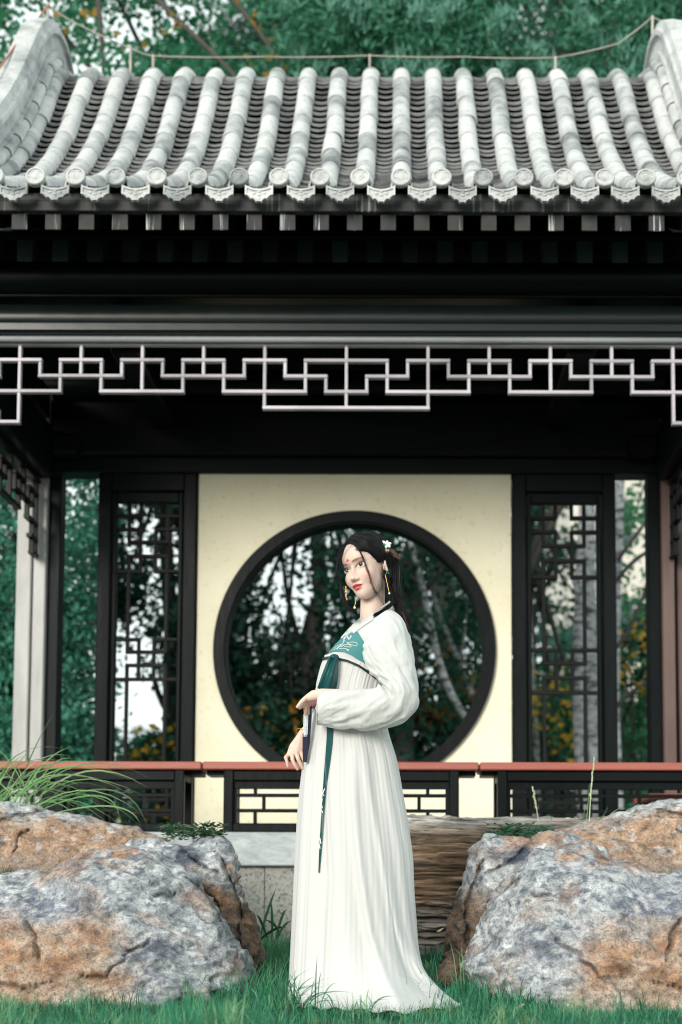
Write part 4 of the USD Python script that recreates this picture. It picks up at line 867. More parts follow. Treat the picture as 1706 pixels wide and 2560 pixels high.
# low shrubs turning yellow
for i, (u, v, Y, s, lab) in enumerate(((330, 1960, 13.0, .42, 'low shrub with yellow leaves behind the left bench lattice'), (640, 1860, 13.4, .38, 'shrub with orange yellow leaves at the lower left of the round opening'), (1120, 1760, 13.6, .34, 'shrub with yellow leaves low at the right of the round opening'), (1390, 1800, 13.4, .30, 'yellowing shrub low behind the right lattice screen'), (1610, 1640, 13.2, .26, 'yellow leaved shrub in the gap beside the right post'))):
    c = at(u, v, Y); rgs = np.random.default_rng(60 + i)
    t = thing('yellow_shrub', lab, 'shrub', (c[0], Y, 0))
    cs = in_ell(rgs, 26, (c[0], Y, max(c[2], .4)), (s * 1.6, s, s * 1.2), .2)
    part(t, 'stems', cat_([tube(spline([[c[0] + rgs.normal(0, .05), Y, -.05], (np.array([c[0], Y, 0]) + q) / 2, q], 6), np.linspace(.014, .004, 6), 5) for q in cs[:12]]), M['bark'])
    part(t, 'leaves', scatter_leaves(rgs, cs, .10, 14, .075, .05), M['leaf_green'], kind='stuff')
    part(t, 'yellow_leaves', scatter_leaves(rgs, cs[:18] + [0, -.14, 0], .11, 10, .085, .06), M['leaf_yellow'], kind='stuff')
# a far row of trees and a pale building beyond
for i, (x, Y, h, s) in enumerate(((-9.0, 30, 7, 2.2), (-5.8, 33, 3.6, 1.5), (-1.8, 29, 5.5, 1.9), (1.8, 34, 8, 2.3), (4.6, 30, 6.5, 2.0))):
    tree('far_tree', ['far tree at the left edge beyond the cypresses', 'far low tree seen through the left lattice screen', 'far tree seen through the left half of the round opening', 'far tree seen through the right half of the round opening', 'far tree seen beyond the gap by the right post'][i], (x, Y, 0), (x, Y, h * .8), .2, [((x, Y, h * .55), (s, s, h * .42), 1)], 90, 45, .34, .26, .16, 'leaf_dark', 80 + i, nl=6)
M['pale_wall'] = simple('pale_render', (.55, .52, .46), .8, .1)
M['pane'] = simple('dark_pane', (.05, .06, .07), .2, .2)
bl = thing('pale_building', 'pale rendered building far behind the trees on the right', 'building', (11, 45, 0))
part(bl, 'wall', bx(5.2, 16, 44, 52, -.2, 13.5, .05), M['pale_wall'])
part(bl, 'roof', bx(4.9, 16.3, 43.7, 52.3, 13.51, 13.9, .05), M['pane'])
for zf_ in (1.2, 4.3, 7.4, 10.5):
    for xf in np.arange(6.0, 15, 2.2): part(bl, 'window', bx(xf, xf + 1.1, 43.97, 44.1, zf_, zf_ + 1.5, .01), M['pane'])
# ------------------------------------------------------------------ the woman
YP = 5.0
M['skin'] = mat('skin', {'a': ('attribute', {'attribute': 'tint'}), 'p': ('principled_bsdf', {'roughness': .5, 'specular_ior_level': .25, 'subsurface_weight': .25, 'subsurface_radius': (1, .35, .2), 'subsurface_scale': .006})}, [('a.color', 'p.base_color')])
M['eye'] = mat('eye_gloss', {'a': ('attribute', {'attribute': 'tint'}), 'p': ('principled_bsdf', {'roughness': .08, 'specular_ior_level': .6})}, [('a.color', 'p.base_color')])
M['hair'] = mat('black_hair', {
    'g': ('geometry', {}), 'n': ('noise_texture', {'scale': 30.0, 'detail': 3.0}), 'r': ('rgb_ramp', {'ramp': [(.3, (.003, .0038, .005)), (.7, (.009, .0085, .009))]}),
    'p': ('principled_bsdf', {'roughness': .36, 'specular_ior_level': .16})}, [('g.position', 'n.vector'), ('n.fac', 'r.fac'), ('r.color', 'p.base_color')])
M['brown_hair'] = simple('brown_hair_ends', (.10, .05, .03), .45, .3)
def cloth(name, col, trans=.25, rough=.8, scale=140.0, sheer=0.0, wrinkle=.25):
    n = {'g': ('texture_coordinate', {}), 'map': ('mapping', {'scale': (1, 1, .12)}), 'n': ('noise_texture', {'scale': 60.0, 'detail': 5.0, 'roughness': .65}), 'n2': ('noise_texture', {'scale': 700.0, 'detail': 2.0}), 'b0': ('bump', {'strength': wrinkle, 'distance': .006}), 'b': ('bump', {'strength': .12, 'distance': .001}),
         'p': ('principled_bsdf', {'base_color': col, 'roughness': rough, 'specular_ior_level': .2, 'sheen_weight': .15, 'sheen_roughness': .4}), 't': ('translucent_bsdf', {'color': col}), 'm': ('mix_closure', {'fac': trans}), 'tr': ('transparent_bsdf', {}), 'm2': ('mix_closure', {'fac': sheer})}
    l = [('g.object', 'map.vector'), ('map.vector', 'n.vector'), ('g.object', 'n2.vector'), ('n.fac', 'b0.height'), ('n2.fac', 'b.height'), ('b0.normal', 'b.normal'), ('b.normal', 'p.normal'), ('b.normal', 't.normal'), ('p.BSDF', 'm.closure1'), ('t.BSDF', 'm.closure2'), ('m.closure', 'm2.closure1'), ('tr.BSDF', 'm2.closure2')]
    return mat(name, n, l, surface='m2.closure' if sheer else 'm.closure')
M['dress'] = cloth('white_chiffon', (.62, .615, .605), .18)
M['sheer'] = cloth('sheer_white', (.69, .705, .69), .26, .75, sheer=.09, wrinkle=.65)
M['teal'] = cloth('teal_brocade', (.055, .21, .22), .05, .6, wrinkle=.12)
M['ribbon'] = cloth('dark_green_satin', (.004, .055, .056), .03, .36, wrinkle=.1)
M['strap'] = cloth('dark_strap', (.003, .022, .028), .03, .5, wrinkle=.1)
M['navy'] = cloth('navy_cloth', (.008, .009, .03), .02, .55, wrinkle=.1)
M['mauve'] = cloth('mauve_lining', (.28, .09, .13), .1)
M['thread'] = simple('pale_thread', (.78, .74, .70), .5, .1)
M['pearl'] = simple('pearl', (.82, .80, .74), .15, .1, spec=.8)
M['gold'] = simple('gold', (.75, .48, .14), .28, .15, metal=1.0)
M['green_bead'] = simple('green_bead', (.05, .35, .16), .15, .3)
M['fan_rib'] = simple('pale_fan_ribs', (.60, .66, .70), .5, .3, 90)

woman = thing('person', 'woman in a long white robe with teal bodice and sheer sleeves, standing between the boulders', 'person', at(880, 2505, 4.9) * [1, 1, 0])

# --- head, in its own axes (x her right, y forward, z up), then posed
HR = np.array([[-.79855268, -.5513472, -.24151579], [.56368127, -.82571935, .02123614], [-.21113275, -.11917975, .97016449]])
HT, HS = np.array([-.1149056, 4.98, 1.47287314]), .98
def posed(p): return (np.asarray(p) * HS) @ HR.T + HT
def unposed(w): return ((np.asarray(w) - HT) @ HR) / HS
PR = [  # centre, radii, blend
    ((0, -.014, .034), (.0735, .094, .087)), ((0, .020, -.040), (.0535, .064, .062)), ((0, .052, -.088), (.024, .026, .022)), ((0, .030, -.075), (.037, .045, .030)),
    ((.031, .050, -.030), (.026, .029, .030)), ((-.031, .050, -.030), (.026, .029, .030)), ((0, .066, .036), (.042, .026, .036)),
    ((0, .080, -.014), (.0075, .012, .024)), ((0, .094, -.037), (.0098, .0115, .0095)), ((.0105, .086, -.041), (.0072, .0090, .0068)), ((-.0105, .086, -.041), (.0072, .0090, .0068)),
    ((0, .076, -.0605), (.021, .014, .0065)), ((.0065, .0815, -.0615), (.009, .0078, .0048)), ((-.0065, .0815, -.0615), (.009, .0078, .0048)), ((0, .0795, -.0725), (.0150, .0105, .0062)),
    ((.031, .064, .0005), (.0165, .0125, .0115)), ((-.031, .064, .0005), (.0165, .0125, .0115))]
BK = [.012, .012, .012, .012, .012, .012, .012, .006, .0045, .004, .004, .004, .003, .003, .0035, .004, .004]
def head_f(p):
    d = None
    for (c, r), k in zip(PR, BK):
        q = (p - np.array(c)) / np.array(r); l = np.linalg.norm(q, axis=-1); g = np.linalg.norm(q / np.array(r), axis=-1) + 1e-9
        e = l * (l - 1) / g
        if d is None: d = e
        else:
            h = np.clip(.5 + .5 * (d - e) / k, 0, 1); d = d * (1 - h) + e * h - k * h * (1 - h)
    for sx in (-1, 1):                                 # hollows beside the nose root
        d = d + .0035 * np.exp(-(((p[..., 0] - sx * .019) / .011) ** 2 + ((p[..., 2] - .004) / .012) ** 2)) * (p[..., 1] > 0)
        d = d + .0022 * np.exp(-(((p[..., 0] - sx * .031) / .02) ** 2 + ((p[..., 2] - .013) / .0045) ** 2)) * (p[..., 1] > 0)
    return d
O = np.array([0, .0, -.005])
def head_surface(d):
    lo, hi = np.full(len(d), .02), np.full(len(d), .19)
    q_ = np.linspace(.17, .05, 34); done = np.zeros(len(d), bool)
    for a, b in zip(q_[:-1], q_[1:]):                  # the outermost crossing
        ins = ~done & (head_f(O + d * b) < 0); lo[ins], hi[ins] = b, a; done |= ins
    for _ in range(8):
        m = (lo + hi) / 2; f = head_f(O + d * m[:, None]); lo = np.where(f < 0, m, lo); hi = np.where(f < 0, hi, m)
    return (lo + hi) / 2
ico = trimesh.creation.icosphere(7)
dirs = np.array(ico.vertices); hr_ = head_surface(dirs); hv = O + dirs * hr_[:, None]
def relax(v, f, it, lam=.5):
    e = np.vstack([f[:, [0, 1]], f[:, [1, 2]], f[:, [2, 0]]]); cnt = np.bincount(e[:, 0], minlength=len(v))[:, None]
    for _ in range(it):
        a = np.stack([np.bincount(e[:, 0], v[e[:, 1], k], len(v)) for k in range(3)], 1) / cnt; v = v + lam * (a - v)
    return v
hv = relax(hv, ico.faces, 9)
headW = posed(hv)
hn = np.zeros_like(headW); fnn = np.cross(headW[ico.faces[:, 1]] - headW[ico.faces[:, 0]], headW[ico.faces[:, 2]] - headW[ico.faces[:, 0]])
for k in range(3): np.add.at(hn, ico.faces[:, k], fnn)
hn /= np.linalg.norm(hn, axis=1, keepdims=True)
C4 = lambda pts: [(830 + x / 8.711, 1330 + y / 8.711) for x, y in pts]
def sdpoly(P, poly):
    """Signed distance in pixels to a polygon, negative inside."""
    poly = np.array(poly, float); d = np.full(len(P), 1e9); ins = np.zeros(len(P), bool)
    for a, b in zip(poly, np.roll(poly, -1, 0)):
        t = np.clip(((P - a) @ (b - a)) / max((b - a) @ (b - a), 1e-9), 0, 1); d = np.minimum(d, np.linalg.norm(P - a - t[:, None] * (b - a), axis=1))
        cr_ = ((a[1] > P[:, 1]) != (b[1] > P[:, 1])); x = (b[0] - a[0]) * (P[:, 1] - a[1]) / ((b[1] - a[1]) if b[1] != a[1] else 1e-9) + a[0]
        ins ^= cr_ & (P[:, 0] < x)
    return np.where(ins, -d, d)
EYE_R = C4([(525, 757), (548, 722), (590, 686), (640, 664), (695, 668), (672, 715), (630, 742), (575, 760)])
EYE_L = C4([(243, 872), (268, 832), (300, 808), (338, 802), (372, 826), (368, 856), (338, 884), (290, 893)])
EYE_R, EYE_L = [[tuple(np.mean(e, 0) + (np.array(p) - np.mean(e, 0)) * [1.06, 1.18]) for p in e] for e in (EYE_R, EYE_L)]
def face_paint(V, N):
    uv = to_px(V); seen = (N @ (np.array([0, 0, HC]) - V.mean(0)) > 0); loc = unposed(V); front = seen & (loc[:, 1] > 0)
    col = np.tile(np.array([.62, .455, .385]), (len(V), 1))
    def mix_(c, k): 
        nonlocal col; k = (np.clip(k, 0, 1) * front)[:, None]; col = col * (1 - k) + np.array(c) * k
    sm = lambda poly, soft: np.clip(.5 - sdpoly(uv, poly) / soft, 0, 1)
    blob = lambda x, y, rx, ry: np.exp(-(((uv[:, 0] - 830 - x / 8.711) / (rx / 8.711)) ** 2 + ((uv[:, 1] - 1330 - y / 8.711) / (ry / 8.711)) ** 2))
    mix_((.64, .28, .22), .5 * blob(790, 925, 130, 90)); mix_((.64, .32, .26), .35 * blob(250, 1060, 70, 90))
    mix_((.44, .255, .175), .55 * blob(620, 640, 95, 50)); mix_((.44, .255, .175), .5 * blob(290, 790, 75, 40))
    mix_((.42, .255, .19), .3 * blob(610, 775, 80, 25)); mix_((.42, .255, .19), .3 * blob(310, 910, 60, 25))
    mix_((.15, .075, .045), .8 * sm(C4([(430, 632), (500, 582), (590, 553), (700, 546), (700, 562), (600, 588), (520, 636), (442, 668)]), 2.6))
    mix_((.15, .075, .045), .8 * sm(C4([(188, 765), (240, 716), (300, 690), (338, 698), (332, 724), (260, 742), (195, 792)]), 2.6))
    mix_((.20, .07, .05), .6 * blob(492, 1024, 24, 10)); mix_((.28, .12, .08), .4 * blob(408, 1046, 14, 9)); mix_((.42, .25, .19), .35 * blob(470, 1062, 70, 20)); mix_((.42, .255, .19), .35 * blob(560, 960, 22, 60))  # nostrils, and painted shadow under the nose and down its side
    mix_((.37, .022, .026), .95 * sm(C4([(452, 1168), (490, 1148), (528, 1124), (556, 1131), (600, 1125), (662, 1143), (600, 1178), (550, 1194), (482, 1238), (460, 1215)]), 1.3))
    mix_((.58, .075, .08), .92 * sm(C4([(482, 1238), (550, 1196), (600, 1180), (655, 1152), (622, 1212), (575, 1264), (532, 1284), (496, 1262)]), 1.4))
    mix_((.06, .006, .008), .9 * np.exp(-(seg_dist(uv, C4([(474, 1230), (550, 1193), (600, 1176), (650, 1150)])) / .9) ** 2))
    mix_((.58, .035, .10), .95 * sm(C4([(325, 578), (350, 600), (388, 612), (366, 632), (346, 648), (318, 668), (312, 648), (328, 612)]), 1.0))
    for poly, ic, ir in ((EYE_R, (634, 703), 41), (EYE_L, (330, 840), 38)):
        e = sm(poly, .9); mix_((.60, .59, .58), e)
        u0 = np.array(C4([ic])[0]); r = np.linalg.norm(uv - u0, axis=1) * 8.711
        mix_((.010, .007, .006), e * np.clip((ir + 7 - r) / 8, 0, 1)); mix_((.85, .85, .85), e * np.clip((9 - np.hypot((uv[:, 0] - u0[0]) * 8.711 + 8, (uv[:, 1] - u0[1]) * 8.711 + 12)) / 5, 0, 1))  # dark iris with a small white catchlight painted on
    for ln, wd_ in ((C4([(516, 764), (546, 714), (590, 675), (640, 652), (712, 650)]), 1.3), (C4([(234, 880), (264, 822), (300, 796), (338, 790), (378, 820)]), 1.3)): mix_((.02, .012, .012), .95 * np.exp(-(seg_dist(uv, ln) / wd_) ** 2))
    return col
# body: bones under the clothes, neck, arms and hands, one surface
def S(c, r): return m3.Manifold.sphere(r, 20).translate(list(map(float, c)))
def bone(*joints): return m3.Manifold.batch_hull([S(c, r) for c, r in joints])
C5 = lambda x, y, Y: at(690 + x / 8.406, 1680 + y / 8.406, Y)
def chain(pts, r0, r1):
    rr = np.linspace(r0, r1, len(pts)); return [bone((a, ra), (b, rb)) for (a, ra), (b, rb) in zip(list(zip(pts, rr))[:-1], list(zip(pts, rr))[1:])]
bones = []
nb0, nb1 = posed((0, -.022, -.045)), at(932, 1556, 5.0)
bones += [bone((nb0, .040), ((nb0 + nb1) / 2, .036), (nb1, .044))]
sh_l, sh_r = at(965, 1590, 4.93), at(915, 1585, 5.12)
hip = at(868, 1880, 5.0)
bones += [bone((nb1, .045), (sh_l, .03), (sh_r, .03)), bone((sh_l, .035), (sh_r, .04), (at(905, 1650, 5.0), .085)), bone((at(905, 1650, 5.0), .085), (at(885, 1760, 5.0), .07)), bone((at(885, 1760, 5.0), .07), (hip, .095))]
for dy in (-.07, .07):
    kn, fo = at(865, 2190, 4.97 + dy), at(862, 2470, 4.97 + dy)
    bones += [bone((hip + [0, dy, 0], .075), (kn, .05)), bone((kn, .05), (fo, .035)), bone((fo, .03), (fo + [-.10, -.06, -.02], .018))]
el = at(1010, 1752, 4.83); wr = C5(960, 478, 4.80)
bones += [bone((sh_l, .035), (el, .030)), bone((el, .034), (wr, .020))]
bones += [bone((wr, .0185), (C5(800, 490, 4.80), .017), (C5(640, 560, 4.795), .0105), (C5(690, 610, 4.82), .0105))]
for pts, a, b in (([(615, 560, 4.788), (530, 640, 4.780), (452, 738, 4.780)], .0078, .0050), ([(640, 590, 4.802), (585, 680, 4.80), (508, 762, 4.80)], .0078, .0050), ([(655, 620, 4.815), (618, 740, 4.812), (622, 905, 4.828)], .0076, .0048), ([(695, 615, 4.828), (672, 740, 4.826), (682, 878, 4.838)], .0070, .0045), ([(790, 560, 4.835), (735, 640, 4.850), (705, 695, 4.852)], .0085, .006)):
    bones += chain([C5(*p) for p in pts], a, b)
el2 = at(850, 1760, 5.14); wr2 = C5(590, 1300, 4.97)
bones += [bone((sh_r, .042), (el2, .034)), bone((el2, .034), (wr2, .019)), bone((wr2, .0185), (C5(500, 1420, 4.95), .0165)),
          bone((C5(500, 1420, 4.95), .0165), (C5(345, 1560, 4.935), .0095), (C5(270, 1745, 4.925), .0078), (C5(345, 1720, 4.918), .0088), (C5(430, 1700, 4.918), .0088), (C5(505, 1650, 4.928), .0085))]
for pts, a, b in (([(262, 1745, 4.925), (205, 1800, 4.912), (235, 1890, 4.912), (247, 1990, 4.916)], .0068, .0042), ([(345, 1725, 4.918), (350, 1850, 4.903), (400, 1960, 4.905), (452, 2045, 4.912)], .0074, .0045), ([(430, 1700, 4.918), (468, 1830, 4.902), (520, 1940, 4.905), (563, 2030, 4.912)], .0076, .0046), ([(505, 1650, 4.928), (545, 1760, 4.918), (575, 1850, 4.920), (592, 1915, 4.925)], .0074, .0046), ([(545, 1500, 4.955), (580, 1620, 4.950), (590, 1720, 4.945)], .0085, .006)):
    bones += chain([C5(*p) for p in pts], a, b)
bm_ = m3.Manifold.batch_boolean(bones, m3.OpType.Add).refine_to_length(.005)
mm = bm_.to_mesh(); bt = trimesh.Trimesh(mm.vert_properties[:, :3], mm.tri_verts, process=True)
keep0 = np.array(bt.vertices); trimesh.smoothing.filter_taubin(bt, iterations=10)
far_ = np.linalg.norm(bt.vertices - keep0, axis=1) > .008
if far_.any(): vv2 = np.array(bt.vertices); vv2[far_] = keep0[far_]; bt = trimesh.Trimesh(vv2, bt.faces, process=False)
# ears
ears = []
for sx in (-1, 1):
    e = ball((0, 0, 0), (.006, .0125, .0225), 3); v = e.vertices.copy(); r = np.hypot(v[:, 1] / .0125, v[:, 2] / .0225)
    v[:, 0] += np.where(r > .62, .004, -.002) * 1.0; v[:, 1] *= np.where(v[:, 2] < 0, .75, 1.0)
    v = v @ trimesh.transformations.rotation_matrix(-.35, [0, 0, 1])[:3, :3].T if sx > 0 else (v * [-1, 1, 1]) @ trimesh.transformations.rotation_matrix(.35, [0, 0, 1])[:3, :3].T
    ears.append(trimesh.Trimesh(posed(v + [sx * .0735, -.008, -.012]), e.faces if sx > 0 else e.faces[:, ::-1], process=False))
body = cat_([trimesh.Trimesh(headW, ico.faces, process=False), bt] + ears)
bc = np.tile(np.array([.62, .455, .385]), (len(body.vertices), 1))
bc[:len(headW)] = face_paint(headW, hn)
# knuckles and fingertips a little pinker
uvb = to_px(body.vertices[len(headW):]); 
for x, y in ((450, 740), (508, 765), (622, 905), (682, 880), (247, 1990), (452, 2050), (563, 2030), (592, 1920), (300, 1600), (345, 1720), (430, 1700)):
    k = .4 * np.exp(-(np.linalg.norm(uvb - [690 + x / 8.406, 1680 + y / 8.406], axis=1) / 5) ** 2)[:, None]; bc[len(headW):] = bc[len(headW):] * (1 - k) + np.array([.58, .32, .27]) * k
part(woman, 'body', body, M['skin'], True, color=bc)
uvh = to_px(headW); frontf = (hn @ (np.array([0, 0, HC]) - HT) > 0)
fc = headW[ico.faces].mean(1); fuv = to_px(fc); ffr = frontf[ico.faces].all(1) & (unposed(fc)[:, 1] > 0)
for poly in (EYE_R, EYE_L):
    sel = ffr & (sdpoly(fuv, poly) < -.15); fcs = ico.faces[sel]; ids, inv = np.unique(fcs, return_inverse=True)
    part(woman, 'eye', trimesh.Trimesh(headW[ids] + hn[ids] * .0003, inv.reshape(-1, 3), process=False), M['eye'], True, color=bc[ids])

# --- robe: lofted rings given by their left and right edges in the photograph
def ring_loft(rows, n, b, Yc, fold=None, disp=None):
    """rows: (uL, vL, uR, vR); b half depths; Yc centre depths."""
    th = np.linspace(0, 2 * np.pi, n, endpoint=False); P = []
    for (uL, vL, uR, vR), bb, Y in zip(rows, b, Yc):
        L_, R2 = at(uL, vL, Y), at(uR, vR, Y); c = (L_ + R2) / 2; a = (R2 - L_) / 2
        P.append(c + np.cos(th)[:, None] * a - np.sin(th)[:, None] * np.array([0, bb, 0]))
    return np.array(P), th
def dense(rows, b, Y, k):
    rows, b, Y = np.array(rows, float), np.array(b, float), np.array(Y, float); s = (rows[:, 1] + rows[:, 3]) / 2
    q = np.linspace(s[0], s[-1], k); return PchipInterpolator(s, rows)(q), PchipInterpolator(s, b)(q), PchipInterpolator(s, Y)(q)
# under robe over the chest
tr = [(910, 1552, 980, 1508), (898, 1563, 992, 1525), (878, 1577, 1001, 1550), (856, 1594, 1002, 1580), (836, 1616, 1000, 1605), (820, 1636, 996, 1630), (806, 1655, 990, 1660), (797, 1684, 982, 1690), (790, 1715, 976, 1720)]
r_, b_, y_ = dense(tr, [.048, .075, .10, .115, .12, .118, .112, .105, .10], [4.99, 4.985, 4.98, 4.975, 4.97, 4.97, 4.97, 4.97, 4.97], 40)
TP_, th = ring_loft(r_, 120, b_, y_)
torso = grid_mesh(TP_, close_v=True)
part(woman, 'under_robe', torso, M['sheer'], True, label='sheer white jacket over the shoulders')
# skirt
sk = [(812, 1640, 985, 1690), (802, 1672, 980, 1708), (793, 1705, 974, 1730), (783, 1750, 968, 1770), (775, 1790, 966, 1800), (767, 1830, 972, 1830), (757, 1900, 993, 1900), (747, 1980, 1008, 1980), (740, 2060, 1022, 2060), (735, 2150, 1034, 2150), (730, 2250, 1038, 2250), (725, 2350, 1041, 2350), (721, 2430, 1046, 2425), (719, 2470, 1052, 2455), (719, 2512, 1056, 2500)]
bs = [.116, .112, .110, .110, .115, .122, .145, .165, .18, .195, .21, .225, .24, .25, .26]
r_, b_, y_ = dense(sk, bs, [4.97] * 5 + [4.97, 4.965, 4.96, 4.955, 4.95, 4.945, 4.94, 4.935, 4.93, 4.93], 190)
SKP, th = ring_loft(r_, 620, b_, y_)
k = np.linspace(0, 1, len(SKP))[:, None]; TH = th[None, :]
rgd = np.random.default_rng(3)
drift = .55 * k ** 2.2                                       # folds swing towards the train
ph = TH + drift * np.clip(np.cos(TH - .6), 0, 1)
fold = np.zeros_like(ph)
for q, amp, w in ((5, .30, 0), (9, .34, 1), (15, .22, 2), (26, .10, 3), (41, .05, 4)):
    o = rgd.uniform(0, 6.28); fold += amp * np.cos(q * ph + o + 1.3 * np.sin(3 * ph + o))
fold = np.sign(fold) * np.abs(fold) ** .85
A_ = .0022 + .0125 * k ** 1.2
A_ = A_ * np.clip((k - .0) / .06, .3, 1)
fine_ = .0005 * np.cos(44 * TH + 2 * np.sin(5 * TH)) * np.clip(1 - k * 1.5, 0, 1) + .0004 * np.cos(71 * TH + 1.7 * np.sin(4 * TH))
cen = SKP.mean(1, keepdims=True); nr = SKP - cen; nr /= np.linalg.norm(nr, axis=2, keepdims=True)
SKP = SKP + nr * (A_ * fold + fine_)[..., None]
# one long soft fold from the hip to the train
s_l = np.array([[885, 1840], [882, 1900], [885, 2000], [893, 2100], [905, 2200], [925, 2330], [955, 2430], [990, 2520]])
uvs = to_px(SKP.reshape(-1, 3)).reshape(SKP.shape[0], SKP.shape[1], 2)
for line, hgt_, wd_ in ((s_l, .020, 13), (s_l + [52, 0], -.012, 16), (np.array([[815, 1830], [818, 2000], [828, 2200], [818, 2400], [812, 2520]]), -.010, 7), (np.array([[905, 1850], [930, 1990], [955, 2130], [985, 2290], [1030, 2440]]), .013, 13), (np.array([[770, 1850], [760, 2100], [752, 2300], [750, 2500]]), .008, 9)):
    xv_ = np.interp(uvs[..., 1], line[:, 1], line[:, 0]); wv = np.interp(uvs[..., 1], [line[0, 1], line[0, 1] + 160], [0, 1])
    bump_ = np.exp(-((uvs[..., 0] - xv_) / wd_) ** 2) * wv * (np.sin(TH) > .05)
    SKP[..., 1] -= hgt_ * bump_
# the train spreads over the grass to the right
zz_ = SKP[..., 2]; w_ = np.exp(-np.clip(zz_ - .01, 0, None) / .070); 
g1 = np.exp(-((np.angle(np.exp(1j * (TH - .42)))) / .30) ** 2); g2 = np.exp(-((np.angle(np.exp(1j * (TH + .55)))) / .35) ** 2); g3 = np.exp(-((np.angle(np.exp(1j * (TH - 1.0)))) / .35) ** 2)
SKP[..., 0] += w_ * (.150 * g1 + .085 * g2 + .03 * g3); SKP[..., 1] += w_ * (-.10 * g1 + .06 * g2 - .16 * g3 - .10 * np.clip(np.sin(TH), 0, 1))
flo = .010 + .012 * np.sin(TH * 9 + 1) ** 2
SKP[..., 2] = np.where(SKP[..., 2] < flo, flo + (SKP[..., 2] - flo) * .15, SKP[..., 2])
skirt = grid_mesh(SKP, close_v=True)
part(woman, 'skirt', skirt, M['dress'], True, label='long pleated white skirt trailing on the grass')
hem = tube(np.vstack([SKP[-1], SKP[-1][:1]]), .0022, 5, caps=False); part(woman, 'hem', hem, M['dress'], True)

# --- near sleeve
sl = [((915, 1572), (975, 1524)), ((901, 1590), (1012, 1556)), ((902, 1618), (1026, 1610)), ((912, 1650), (1036, 1655)), ((928, 1683), (1043, 1705)), ((948, 1702), (1044, 1752)), ((948, 1712), (1020, 1796)), ((922, 1721), (965, 1815)), ((885, 1726), (905, 1823)), ((845, 1728), (860, 1822)), ((815, 1733), (822, 1817)), ((797, 1740), (794, 1811))]
sY = [4.93, 4.91, 4.885, 4.865, 4.85, 4.83, 4.815, 4.805, 4.80, 4.80, 4.80, 4.80]
sD = [.055, .070, .075, .075, .075, .078, .075, .066, .060, .058, .055, .050]
arr = np.array([[*a, *b] for a, b in sl], float); s0_ = np.linspace(0, 1, len(arr)); sq = np.linspace(0, 1, 150)
arr = PchipInterpolator(s0_, arr)(sq); sYq, sDq = PchipInterpolator(s0_, sY)(sq), PchipInterpolator(s0_, sD)(sq)
th2 = np.linspace(0, 2 * np.pi, 140, endpoint=False); SL = []
for (ua, va_, ub, vb), Y, D in zip(arr, sYq, sDq):
    a, b = at(ua, va_, Y), at(ub, vb, Y); c = (a + b) / 2
    SL.append(c + np.cos(th2)[:, None] * (b - a) / 2 - np.sin(th2)[:, None] * np.array([0, D, 0]))
SL = np.array(SL); cs = SL.mean(1, keepdims=True); nrm_ = SL - cs; nrm_ /= np.linalg.norm(nrm_, axis=2, keepdims=True)
T2, S2 = np.meshgrid(th2, sq); q3 = SL * [9, 9, 9]
crumple = (fbm(SL * 11 + 3, 4, 14) - .5) * .014 + (1 - np.abs(2 * fbm(np.stack([S2 * 9 + T2 * 1.3, np.cos(T2) * 1.2, np.sin(T2) * 1.2], -1), 3, 8) - 1) - .7) * .020
bow_ = np.exp(-((S2 - .53) / .10) ** 2) * np.clip(-np.cos(T2), 0, 1)      # pinched in the crook of the arm
crumple = crumple - .012 * bow_ + .010 * np.sin(S2 * 60 + 2 * T2) * np.exp(-((S2 - .52) / .09) ** 2) * np.clip(-np.cos(T2) + .4, 0, 1)
SL = SL + nrm_ * (crumple * np.clip(S2 * 8, 0, 1) * np.clip((1 - S2) * 9, .35, 1))[..., None]
sleeve = grid_mesh(SL, close_v=True)
slv = part(woman, 'sleeve', sleeve, M['sheer'], True, label='wide sheer white sleeve of the near arm')
part(slv, 'cuff', tube(np.vstack([SL[-1], SL[-1][:1]]), .0022, 5, caps=False), M['dress'], True)
part(woman, 'sleeve', bone((at(800, 1752, 4.93), .016), (at(772, 1768, 4.90), .010)), M['mauve'], True, label='mauve lining of the far sleeve at the fan')

# --- things laid on the robe: rays from the eye find the cloth, the piece lies a little off it
def drape(px, meshes, off):
    px = np.asarray(px, float); o = np.array([0, 0, HC]); out = np.full((len(px), 3), np.nan); best = np.full(len(px), 1e9)
    for m in meshes:
        v, f = np.asarray(m.vertices), np.asarray(m.faces); pv = to_px(v); lo, hi = px.min(0) - 3, px.max(0) + 3
        t = pv[f]; keep = ((t.max(1) >= lo) & (t.min(1) <= hi)).all(1); f = f[keep]
        if not len(f): continue
        a, e1, e2 = v[f[:, 0]], v[f[:, 1]] - v[f[:, 0]], v[f[:, 2]] - v[f[:, 0]]
        for i, (u, w) in enumerate(px):
            d = eye_ray(u, w); p = np.cross(d, e2); det = (e1 * p).sum(1); det = np.where(np.abs(det) < 1e-14, 1e-14, det); s = o - a
            uu = (s * p).sum(1) / det; qv = np.cross(s, e1); vv_ = (qv @ d) / det; tt = (e2 * qv).sum(1) / det
            ok = (uu >= -1e-4) & (vv_ >= -1e-4) & (uu + vv_ <= 1.0001) & (tt > .1)
            if ok.any():
                t0 = tt[ok].min()
                if t0 < best[i]: best[i] = t0; out[i] = o + d * (t0 - off)
    bad = np.isnan(out[:, 0])
    if bad.any() and (~bad).any():
        good = np.where(~bad)[0]
        for i in np.where(bad)[0]:
            j = good[np.argmin(np.linalg.norm(px[good] - px[i], axis=1))]; out[i] = at(*px[i], out[j][1])
    return out
C2 = lambda pts: [(680 + x / 3.92, 1540 + y / 3.92) for x, y in pts]
robe = [torso, skirt]
